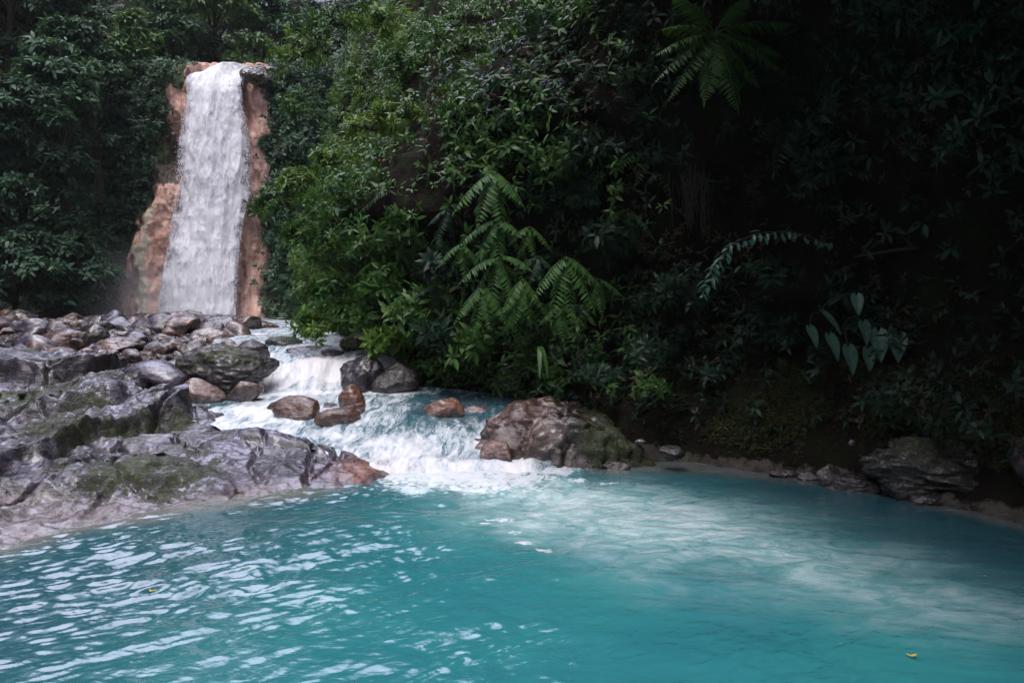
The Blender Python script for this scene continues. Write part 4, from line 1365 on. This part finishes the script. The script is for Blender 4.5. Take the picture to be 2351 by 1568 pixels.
for i, (px, py, Y, R, mat, ds, L, lean) in enumerate([
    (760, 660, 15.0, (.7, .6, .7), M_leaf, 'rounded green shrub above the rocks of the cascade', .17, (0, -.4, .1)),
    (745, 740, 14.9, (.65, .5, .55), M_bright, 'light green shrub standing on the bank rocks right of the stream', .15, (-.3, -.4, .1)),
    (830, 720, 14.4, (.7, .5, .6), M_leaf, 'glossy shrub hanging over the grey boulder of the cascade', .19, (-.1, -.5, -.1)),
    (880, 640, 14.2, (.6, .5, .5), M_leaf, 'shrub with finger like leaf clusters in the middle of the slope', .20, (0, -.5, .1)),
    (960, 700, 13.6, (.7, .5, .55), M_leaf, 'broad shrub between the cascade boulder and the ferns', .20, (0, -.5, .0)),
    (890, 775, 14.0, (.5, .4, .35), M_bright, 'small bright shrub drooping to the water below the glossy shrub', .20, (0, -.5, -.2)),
    (1010, 760, 13.2, (.6, .5, .45), M_shaded, 'dark drooping shrub over the smooth water tongue', .19, (0, -.5, -.3)),
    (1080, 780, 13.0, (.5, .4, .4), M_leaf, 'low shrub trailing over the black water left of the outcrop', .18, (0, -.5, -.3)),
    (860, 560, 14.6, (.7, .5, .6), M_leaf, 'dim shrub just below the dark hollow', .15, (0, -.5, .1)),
    (1000, 600, 13.5, (.6, .5, .5), M_shaded, 'dark leaved shrub left of the stacked ferns', .17, (0, -.5, .1)),
    (1330, 440, 12.4, (.7, .5, .5), M_shaded, 'bluish green shrub with narrow leaves right of the upper fern', .20, (0, -.5, .0)),
    (1420, 340, 12.3, (.8, .6, .6), M_shaded, 'dark shrub below the strap leaved clump', .18, (0, -.5, .1)),
    (1300, 300, 13.2, (.9, .6, .6), M_shaded, 'dense bluish shrub under the bright crest', .17, (0, -.5, .2)),
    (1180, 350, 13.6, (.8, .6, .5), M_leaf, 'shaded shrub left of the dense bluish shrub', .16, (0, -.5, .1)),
    (1400, 530, 12.0, (.6, .5, .5), M_shaded, 'dim shrub level with the lower ferns at their right', .18, (0, -.5, -.1)),
    (1540, 660, 11.4, (.45, .4, .35), M_shaded, 'small dim green shrub left of the arching branch', .14, (0, -.5, .0)),
    (1800, 760, 10.9, (.4, .35, .3), M_shaded, 'little shrub with star shaped leaf cluster below the arching branch', .15, (0, -.5, .0)),
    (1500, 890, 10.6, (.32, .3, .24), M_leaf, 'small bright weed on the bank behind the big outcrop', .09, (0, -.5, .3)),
    (2090, 905, 9.9, (.3, .3, .25), M_shaded, 'small weed below the elephant ear plants', .13, (0, -.5, .2)),
    (2060, 330, 10.6, (.8, .6, .6), M_shaded, 'nearly black shrub high in the shade at right', .18, (-.3, -.4, 0)),
    (2250, 120, 9.6, (.8, .6, .6), M_shaded, 'shadowed shrub in the top right corner', .18, (-.3, -.4, 0)),
    (1480, 790, 11.0, (.5, .4, .3), M_shaded, 'low dark shrub above the big outcrop', .13, (0, -.5, .0)),
    (1380, 850, 10.9, (.5, .4, .3), M_shaded, 'dark creeping shrub on top of the big outcrop', .11, (0, -.5, -.1)),
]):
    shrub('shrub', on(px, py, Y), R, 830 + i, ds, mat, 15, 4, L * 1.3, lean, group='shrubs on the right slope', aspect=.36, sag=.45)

for i, (px, py, Y, R, mat, ds, L) in enumerate([
    (690, 130, 26, (1.3, .9, 1.2), M_bright, 'light green shrub at the right of the waterfall lip', .24),
    (690, 250, 25, (1.0, .8, 1.0), M_leaf, 'shrub on the slope below the waterfall lip at right', .22),
    (760, 60, 25, (1.3, 1, 1.1), M_leaf, 'tall shrub above the waterfall lip touching the top of the picture', .24),
    (860, 50, 24, (1.2, 1, 1.0), M_bright, 'yellow green shrub at the top of the picture over the leaning arm', .24),
    (940, 150, 21, (1.3, 1, 1.0), M_leaf, 'bushy shrub high on the slope, left of the bright crest', .22),
    (1060, 120, 18, (1.2, .9, .9), M_leaf, 'mid green shrub near the top of the picture at the middle', .20),
    (1180, 160, 16, (1.1, .8, .7), M_leaf, 'shrub with mixed leaves below the bright crest', .18),
    (1260, 60, 16, (1.1, .8, .7), M_leaf, 'broad leaved shrub at the top of the picture right of the middle', .20),
    (1330, 170, 14.5, (1.0, .7, .6), M_bright, 'bright green shrub on the crest beside the tree fern', .17),
    (660, 370, 24, (.8, .7, .6), M_shaded, 'bluish shrub in front of the orange rock right of the waterfall', .22),
    (1440, 90, 13, (1.0, .7, .7), M_leaf, 'dim shrub left of the tree fern at the top of the picture', .18),
]):
    shrub('shrub', on(px, py, Y), R, 880 + i, ds, mat, 22, 7, L, (-.1, -.4, .3), group='shrubs high on the right slope')


for i, (px, py, Y, R, ds) in enumerate([
    (425, 160, 37.2, (.9, .7, .7), 'low shrub on the cliff top just left of the waterfall lip'),
    (650, 185, 36.4, (1.0, .7, .9), 'low shrub drooping over the grey rock right of the waterfall lip'),
    (372, 250, 36.0, (.6, .5, .8), 'shrub clinging to the dark rock shoulder left of the waterfall'),
    (610, 330, 36.0, (.45, .4, .7), 'creeper tuft hanging on the right edge of the orange rock'),
]):
    shrub('shrub', on(px, py, Y), R, 1010 + i, ds, M_far, 16, 5, .24, (0, -.5, .1), group='plants on the waterfall cliff')


# ---- fern fronds and palms
def frond_geo(g, geo, base, d0, length, width, pairs=16, droop=.55, leaflet_w=.10, up=np.array([0, 0, 1.0])):
    t = np.linspace(0, 1, 14)
    side = nrm(np.cross(d0, up))
    P = base + d0 * (t * length)[:, None] + np.array([0, 0, -1.]) * (droop * length * t ** 2)[:, None] + side * (g.normal(0, .06) * length * t ** 2)[:, None]
    tube(geo, P, np.linspace(.012, .003, 14) * length, 5)
    s = np.linspace(.14, .99, pairs)
    C = np.stack([np.interp(s, t, P[:, k]) for k in range(3)], -1)
    T = nrm(np.stack([np.interp(s, t, np.gradient(P, axis=0)[:, k]) for k in range(3)], -1))
    S = nrm(np.cross(T, up))
    U = np.cross(S, T)
    prof = np.sin(np.pi * np.clip(s * .86 + .12, 0, 1)) ** .7
    for sg in (-1, 1):
        D = S * sg * .86 + T * .5 - U * .12 + g.normal(0, .07, C.shape)
        leaves(geo, C, D, U + S * sg * .12 + g.normal(0, .08, C.shape), width * prof * g.uniform(.85, 1.1, pairs), leaflet_w * width * (.7 + .5 * prof), .35, True)
    leaves(geo, P[-1:], T[-1:], U[-1:], np.array([width * .5]), np.array([leaflet_w * width]), .2, True)


def fern(name, p, n, length, width, seed, label, mat, axis=(0, -.7, .5), spread=1.0, group=None, cat='fern', droop=.55, pairs=15, lw=.16, fan=None, trunk=None):
    g = np.random.default_rng(seed)
    e = empty(name, p, label, cat, group)
    ax = nrm(np.array(axis, float))
    for k in range(n):
        if fan is None:
            d = nrm(ax + g.normal(0, .5, 3) * spread)
        else:
            a = math.radians(fan[k])
            d = nrm(np.array([math.sin(a), -.45 + g.normal(0, .12), math.cos(a)]))
        geo = Geo()
        frond_geo(g, geo, np.zeros(3), d, length * g.uniform(.8, 1.1), width, pairs, droop, lw)
        obj('frond', geo.mesh('frond', True), mat, e)
    if trunk is not None:
        geo = Geo()
        t = np.linspace(0, 1, 12)[:, None]
        P = np.array(trunk)[None] * t + np.array([.12, 0, 0]) * np.sin(t * 3)
        tube(geo, P, np.linspace(.07, .11, 12), 9)
        obj('trunk', geo.mesh('trunk', True), M_bark, e)
    return e


G_F = 'ferns on the right slope'
fern('fern', on(1135, 395, 12.5), 4, .75, .26, 901, 'fern with long leaflets, highest of the column of ferns on the slope', M_fern, fan=[-115, -150, 170, 120], group=G_F, lw=.22, droop=.5)
fern('fern', on(1140, 505, 12.4), 5, .62, .22, 902, 'bright fern in the middle of the column of ferns', M_fern, fan=[-100, -140, 175, 125, 95], group=G_F, lw=.22)
fern('fern', on(1145, 590, 12.3), 5, .70, .22, 903, 'wide fern with one frond arching right, below the bright fern', M_fern, fan=[-95, -130, -165, 150, 80], group=G_F, lw=.2)
fern('fern', on(1110, 655, 12.2), 4, .6, .2, 904, 'lowest drooping fern of the column of ferns', M_fern, fan=[-120, -160, 165, 130], group=G_F, lw=.22)
fern('fern', on(1300, 590, 11.8), 5, .72, .22, 905, 'fresh green fern standing apart to the right of the fern column', M_fern, fan=[-120, -155, 175, 140, 110], group=G_F, lw=.2, droop=.5)
fern('fern', on(1285, 700, 11.7), 3, .45, .15, 906, 'small pale fern tuft below the fresh green fern', M_fern, fan=[-110, 170, 105], group=G_F)
fern('fern', on(1120, 215, 14.2), 4, 1.0, .28, 907, 'fern below the bright crest with fronds pointing left', M_fern, fan=[-80, -110, -140, 140], group=G_F, lw=.17)
fern('fern', on(900, 440, 14.6), 4, .7, .2, 908, 'fern hanging in the dark hollow under the leaning arm', M_fern, fan=[-100, -150, 165, 110], group=G_F)
fern('fern', on(1200, 640, 12.0), 4, .55, .2, 909, 'shaded fern between the fern column and the fresh green fern', M_fern, fan=[-130, -165, 165, 130], group=G_F, lw=.2)
fern('fern', on(1500, 330, 12.0), 4, .7, .2, 910, 'dim fern under the strap leaved clump', M_fern, fan=[-100, -140, 160, 120], group=G_F)
fern('fern', on(1830, 250, 11.0), 5, .9, .28, 911, 'almost black palm like fern in the shade right of the tree fern', M_shaded, fan=[-100, -140, 175, 140, 100], group=G_F)
for i, (px, py, Y, L, ds) in enumerate([
    (1060, 560, 12.9, .6, 'fern at the left of the fern column, pointing down left'),
    (1215, 520, 12.3, .6, 'fern just right of the bright fern, half covered by its fronds'),
    (1235, 590, 12.1, .5, 'small fern between the wide fern and the fresh green fern'),
    (1180, 700, 12.1, .5, 'fern drooping below the shaded fern towards the black water'),
    (1370, 640, 11.7, .55, 'fern behind the right side of the fresh green fern'),
    (1030, 480, 13.4, .6, 'dim fern at the right edge of the dark hollow'),
    (1240, 260, 13.5, .8, 'fern on the bright crest right of the middle'),
    (1340, 390, 12.6, .7, 'fern hanging amid the bluish shrubs'),
    (1000, 660, 13.4, .6, 'fern among the broad shrubs above the water tongue'),
    (860, 600, 14.2, .6, 'fern among the glossy shrubs near the cascade'),
    (1440, 480, 12.0, .6, 'dim fern left of the hanging root tangle'),
]):
    fern('fern', on(px, py, Y + .1), 4, L * .8, .16, 960 + i, ds, (M_fern, M_leaf, M_shaded)[i % 3], fan=[-110 + 7 * i % 30, -150, 165, 120 - 5 * i % 25], group=G_F, lw=.2)
fern('tree_fern', on(1640, 78, 10.3), 12, .95, .26, 912, 'tree fern with spreading feathery crown near the top of the picture', M_leaf, fan=[-70, -95, -115, -135, 70, 92, 112, 135, -40, 30, 165, -165], cat='tree fern', lw=.11, pairs=26, droop=.34, trunk=(.40, 2.0, -1.0))


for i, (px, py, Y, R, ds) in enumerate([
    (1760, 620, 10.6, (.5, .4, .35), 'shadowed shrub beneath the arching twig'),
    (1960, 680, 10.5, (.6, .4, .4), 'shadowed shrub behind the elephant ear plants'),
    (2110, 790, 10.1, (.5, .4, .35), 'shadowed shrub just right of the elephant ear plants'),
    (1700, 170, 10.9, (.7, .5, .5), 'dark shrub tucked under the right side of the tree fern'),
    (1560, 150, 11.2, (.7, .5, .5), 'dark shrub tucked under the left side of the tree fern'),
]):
    shrub('shrub', on(px, py, Y), R, 1030 + i, ds, M_shaded, 16, 5, .17, (0, -.5, .0), group='shrubs in the deep shade at the right')


# ---- elephant ears
def ear_blade(g, L, W):
    u = np.linspace(0, 1, 13)
    w = W * np.interp(u, [0, .08, .25, .45, .7, .9, 1], [.25, .75, 1, .95, .62, .25, .0])
    a = np.linspace(-1, 1, 9)
    P = np.zeros((13, 9, 3))
    P[..., 0] = w[:, None] * a[None] * .5
    P[..., 1] = u[:, None] * L - .12 * L * (np.abs(a) ** 1.5)[None] * (1 - u[:, None]) * 1.2
    P[..., 2] = .10 * W * np.abs(a)[None] + .012 * np.sin(a * 14)[None] * u[:, None] - .30 * L * (u[:, None] ** 2)
    return P


def elephant_ear(p, blades, seed, label):
    g = np.random.default_rng(seed)
    e = empty('elephant_ear_plant', p, label, 'plant', 'broad leaved plants on the shaded bank')
    for (dx, dz, L, yaw, pitch) in blades:
        tip = np.array([dx, -.35 + g.normal(0, .05), dz])
        gs = Geo()
        t = np.linspace(0, 1, 9)[:, None]
        tube(gs, tip * t + np.array([0, 0, .25]) * (t * (1 - t)) * 2, np.linspace(.016, .008, 9), 6)
        obj('stalk', gs.mesh('stalk', True), M_shaded, e)
        B = ear_blade(g, L, L * .62)
        R = np.array(Matrix.Rotation(math.radians(yaw), 3, 'Z') @ Matrix.Rotation(math.radians(pitch), 3, 'X'))
        V = B.reshape(-1, 3) @ R.T + tip
        obj('leaf', mk_mesh('leaf', V, [grid_faces(13, 9)], True), M_ear, e)


m_, nt_, b_ = new_mat('broad_leaf')
wv = node(nt_, 'ShaderNodeTexNoise'); wv.inputs['Scale'].default_value = 6
nt_.links.new(ramp(nt_, wv.outputs['Fac'], [(.3, (.04, .10, .075)), (.7, (.085, .17, .12))]), b_.inputs['Base Color'])
b_.inputs['Roughness'].default_value = .3
M_ear = m_
elephant_ear(on(1930, 760, 9.9), [(-.30, -.05, .34, 200, -50), (.15, .12, .30, 190, -60), (.35, .0, .40, 170, -62), (.60, -.04, .36, 150, -60), (-.05, -.2, .36, 190, -60), (.22, -.22, .3, 180, -70)], 921,
             'elephant ear plant with hanging heart shaped leaves on the shaded right bank')
elephant_ear(on(1870, 730, 10.1), [(-.05, .08, .36, 220, -35), (-.22, -.12, .30, 200, -50), (.42, .30, .28, 170, -60)], 922, 'smaller elephant ear plant with leaves tilted left, left of the larger one')


# ---- arching branch with paired leaves
def arch_branch():
    e = empty('arching_branch', on(1905, 560, 10.5), 'arching twig with two rows of pale shiny leaves in the dark', 'branch')
    g = np.random.default_rng(5)
    o0 = at(1905, 560, 10.5)
    pts = np.array([at(1905, 560, 10.5), at(1820, 530, 10.3), at(1740, 535, 10.1), at(1680, 560, 10.0), at(1640, 610, 9.9), at(1615, 665, 9.9)]) - o0
    t = np.linspace(0, 1, 24)
    P = np.stack([np.interp(t, np.linspace(0, 1, 6), pts[:, k]) for k in range(3)], -1)
    gs = Geo(); tube(gs, P, np.linspace(.012, .004, 24), 5)
    obj('stem', gs.mesh('stem', True), M_bark, e)
    gl = Geo()
    for rep in range(2):
        for sg in (-1, 1):
            T = nrm(np.gradient(P, axis=0))
            S = nrm(np.cross(T, np.array([0, -.5, 1.])))
            D = S * sg + T * .35 + np.array([0, -.3, -.5]) + g.normal(0, .22, P.shape)
            leaves(gl, P + g.normal(0, .02, P.shape) + np.array([0, 0, -.05]) * rep, D, np.array([0, -.5, 1.]) + g.normal(0, .2, P.shape), .13 * g.uniform(.7, 1.2, 24), .05, .3, True)
    obj('foliage', gl.mesh('foliage', True), M_ear, e)


arch_branch()


# ---- strap-leaved clumps, hanging roots, dead wood
def strap_plant(p, n, L, seed, label, mat, cat='plant', w=.035, spread=.7, name='strap_leaf_plant'):
    g = np.random.default_rng(seed)
    e = empty(name, p, label, cat)
    geo = Geo()
    for k in range(n):
        d = nrm(np.array([g.normal(0, spread), -.6 + g.normal(0, .3), .7]))
        t = np.linspace(0, 1, 10)
        l = L * g.uniform(.6, 1.1)
        P = d * (t * l * .6)[:, None] + np.array([0, 0, -1.]) * (t ** 1.8 * l * 1.0)[:, None]
        S = nrm(np.cross(d, np.array([0, 0, 1.])))
        ww = w * np.sin(np.pi * np.clip(t * .93 + .06, 0, 1)) ** .6
        V = np.stack([P - S * ww[:, None] / 2, P + np.array([0, 0, -.15]) * ww[:, None], P + S * ww[:, None] / 2], 1)
        geo.add(V.reshape(-1, 3), None, grid_faces(10, 3))
    obj('foliage', geo.mesh('foliage', True), mat, e)
    return e


strap_plant(on(1450, 200, 12.4), 26, .75, 931, 'strap leaved clump hanging in the shade left of the tree fern', M_leaf)
strap_plant(on(1680, 280, 11.4), 14, .7, 932, 'clump of drooping strap leaves under the tree fern', M_shaded)
strap_plant(on(1238, 800, 11.6), 7, .75, 933, 'single hanging tuft of long leaves over the water left of the outcrop', M_leaf, w=.07, spread=.12)


def roots(px, py, Y, n, L, seed, label):
    g = np.random.default_rng(seed)
    e = empty('hanging_roots', on(px, py, Y), label, 'roots')
    geo = Geo()
    for k in range(n):
        x0 = g.normal(0, .16)
        l = L * g.uniform(.35, 1.1)
        t = np.linspace(0, 1, 14)[:, None]
        P = np.array([x0, g.normal(0, .08), g.uniform(0, .25)]) + np.array([-.25 * x0, 0, -l]) * t + np.cumsum(g.normal(0, .012, (14, 3)), 0)
        tube(geo, P, np.linspace(.009, .003, 14), 4)
    obj('strands', geo.mesh('strands', True), M_bark, e)


roots(1590, 400, 11.6, 60, 1.0, 941, 'tangle of brown hanging roots below the tree fern')
roots(1640, 170, 11.6, 22, 1.2, 942, 'thin brown roots trailing beneath the tree fern crown')
roots(960, 450, 14.8, 40, .8, 943, 'brown dead stems hanging in the dark hollow of the slope')


def dead_branch():
    e_geo = Geo()
    p = at(2200, 578, 10.0)
    P = np.array([at(2205, 580, 10.0), at(2170, 572, 10.0), at(2130, 568, 10.1), at(2050, 575, 10.3), at(1960, 590, 10.7)]) - p
    t = np.linspace(0, 1, 20)
    Q = np.stack([np.interp(t, np.linspace(0, 1, 5), P[:, k]) for k in range(3)], -1)
    tube(e_geo, Q, np.linspace(.035, .015, 20), 8)
    o = obj('dead_branch', e_geo.mesh('dead_branch', True), M_bark, None, tuple(p))
    tag(o, 'pale broken dead branch poking out of the dark slope at right', 'branch')


dead_branch()


# ---- trees of the left and far forest
def tree_meshes(seed, height, R, lumps, L, spr):
    g = np.random.default_rng(seed)
    gt, gl = Geo(), Geo()
    t = np.linspace(0, 1, 14)[:, None]
    lean = np.array([g.normal(0, .06), -.10, 0])
    P = np.array([0, 0, height]) * t + lean * height * t ** 2 + np.cumsum(g.normal(0, .05, (14, 3)) * [1, 1, 0], 0)
    tube(gt, P, np.linspace(.24, .05, 14) * (height / 9), 8)
    C, A = [], []
    for k in range(lumps):
        a = g.uniform(0, 6.28)
        zz = g.uniform(.3, 1.0)
        rr = R * (.35 + .65 * math.sin(math.pi * min(1, .15 + zz * .8))) * g.uniform(.5, 1.0)
        c = np.array([math.cos(a) * rr, math.sin(a) * rr, zz * height]) + lean * height * zz ** 2
        s = P[int(max(2, zz * 10))]
        tt = np.linspace(0, 1, 6)[:, None]
        tube(gt, s * (1 - tt) + c * tt + np.array([0, 0, .4]) * tt * (1 - tt), np.linspace(.06, .02, 6), 5)
        lr = R * g.uniform(.22, .42)
        d = rand_dirs(spr, g)
        d[:, 2] = np.where(d[:, 2] < -.35, -d[:, 2], d[:, 2])
        rad = g.uniform(.35, 1, (spr, 1)) ** .5
        C.append(c + d * rad * lr * np.array([1.15, 1.15, .75]))
        A.append(d * .7 + np.array([0, 0, .6]) + g.normal(0, .35, (spr, 3)))
    C = np.concatenate(C); A = np.concatenate(A)
    sprigs(gl, C, A, 6, L * g.uniform(.6, 1.25, len(C)), g, .42, False, (45, 100), .35)
    return gl.mesh('crown'), gt.mesh('trunk', True)


for i, (px, Y, zb, h, R, mat, ds) in enumerate([
    (60, 31.0, 3.5, 8.5, 2.4, M_far, 'large bluish green tree at the left picture edge'),
    (150, 32.0, 5.0, 8.5, 2.2, M_far, 'rounded bluish tree crown left of the waterfall, beside the edge tree'),
    (225, 35.0, 7.0, 8.0, 1.7, M_far, 'dull olive tree between the rounded crown and the waterfall lip'),
    (318, 37.5, 10.0, 6.5, 1.3, M_farb, 'thin leaved tree standing close to the left of the waterfall lip'),
    (30, 30.0, .9, 5.5, 2.0, M_far, 'low dark tree at the foot of the left slope by the picture edge'),
    (150, 32.0, .8, 5.0, 1.8, M_far, 'low dark tree at the foot of the left slope nearer the waterfall'),
    (222, 34.5, 1.0, 5.0, 1.0, M_far, 'slim dark tree at the foot of the cliff left of the orange rock'),
    (20, 36.5, 11.0, 9.0, 2.6, M_far, 'tree filling the top left corner of the picture'),
    (110, 38.0, 12.0, 8.5, 2.4, M_far, 'tree crown at the top of the picture right of the corner tree'),
    (490, 43.0, 13.4, 7.5, 2.6, M_farb, 'pale green tree behind the waterfall lip'),
    (590, 46.0, 13.4, 9.0, 2.6, M_far, 'dark tree behind the lip at the right of the pale green tree'),
    (410, 42.0, 13.0, 8.0, 2.4, M_far, 'olive tree behind the lip at the left of the pale green tree'),
]):
    x = (px - 1175.5) / FP * Y
    e = empty('forest_tree', (x, Y, zb), ds, 'tree', 'forest trees around the waterfall')
    c, t = tree_meshes(950 + i, h, R, 26, .34, 70)
    obj('crown', c, mat, e)
    obj('trunk', t, M_bark, e)


# ---- floating leaves on the pool
for i, (px, py, ds) in enumerate([(343, 1362, 'small yellow leaf floating on the left of the pool'), (2090, 1512, 'small yellow leaf floating at the lower right of the pool')]):
    Y = H * FP / (py - HOR)
    geo = Geo()
    leaves(geo, np.array([[0, 0, .0], [.01, 0, .0]]), np.array([[1, .3, .05], [-.6, .8, .05]]), np.array([[0, 0, 1.], [0, 0, 1.]]), np.array([.055, .04]), np.array([.028, .02]), -.1, True)
    o = obj('floating_leaf', geo.mesh('floating_leaf'), M_yellow, None, ((px - 1175.5) / FP * Y, Y, .016))
    tag(o, ds, 'leaf')


# ------------------------------------------------------------------ damp air in the gorge
def haze():
    g_ = np.array([[-1, -1, -1], [1, -1, -1], [1, 1, -1], [-1, 1, -1], [-1, -1, 1], [1, -1, 1], [1, 1, 1], [-1, 1, 1]]) * .5
    me = mk_mesh('haze', g_, [np.array([[0, 3, 2, 1], [4, 5, 6, 7], [0, 1, 5, 4], [1, 2, 6, 5], [2, 3, 7, 6], [3, 0, 4, 7]])])
    m = bpy.data.materials.new('damp_air')
    m.use_nodes = True
    nt = m.node_tree
    nt.nodes.clear()
    v = nt.nodes.new('ShaderNodeVolumePrincipled')
    v.inputs['Color'].default_value = (.86, .94, 1.0, 1)
    v.inputs['Density'].default_value = .00025
    out = nt.nodes.new('ShaderNodeOutputMaterial')
    nt.links.new(v.outputs[0], out.inputs['Volume'])
    o = obj('haze', me, m, None, (0, 20, 14))
    o.scale = (124, 124, 33)
    tag(o, kind='stuff')


haze()


# ------------------------------------------------------------------ mist hanging at the foot of the waterfall
def mist():
    V, F = icos(4)
    m = bpy.data.materials.new('mist')
    m.use_nodes = True
    nt = m.node_tree
    nt.nodes.clear()
    v = nt.nodes.new('ShaderNodeVolumePrincipled')
    v.inputs['Color'].default_value = (.90, .92, 1.0, 1)
    tc = nt.nodes.new('ShaderNodeTexCoord')
    ln = nt.nodes.new('ShaderNodeVectorMath'); ln.operation = 'LENGTH'
    nt.links.new(tc.outputs['Object'], ln.inputs[0])
    nt.links.new(maprange(nt, ln.outputs['Value'], 1.0, .15, 0.0, .10), v.inputs['Density'])
    out = nt.nodes.new('ShaderNodeOutputMaterial')
    nt.links.new(v.outputs[0], out.inputs['Volume'])
    o = obj('mist', mk_mesh('mist', V, [F], True), m, None, (-17.5, 32.6, 2.0))
    o.scale = (8.0, 2.6, 3.4)
    tag(o, kind='stuff')


mist()
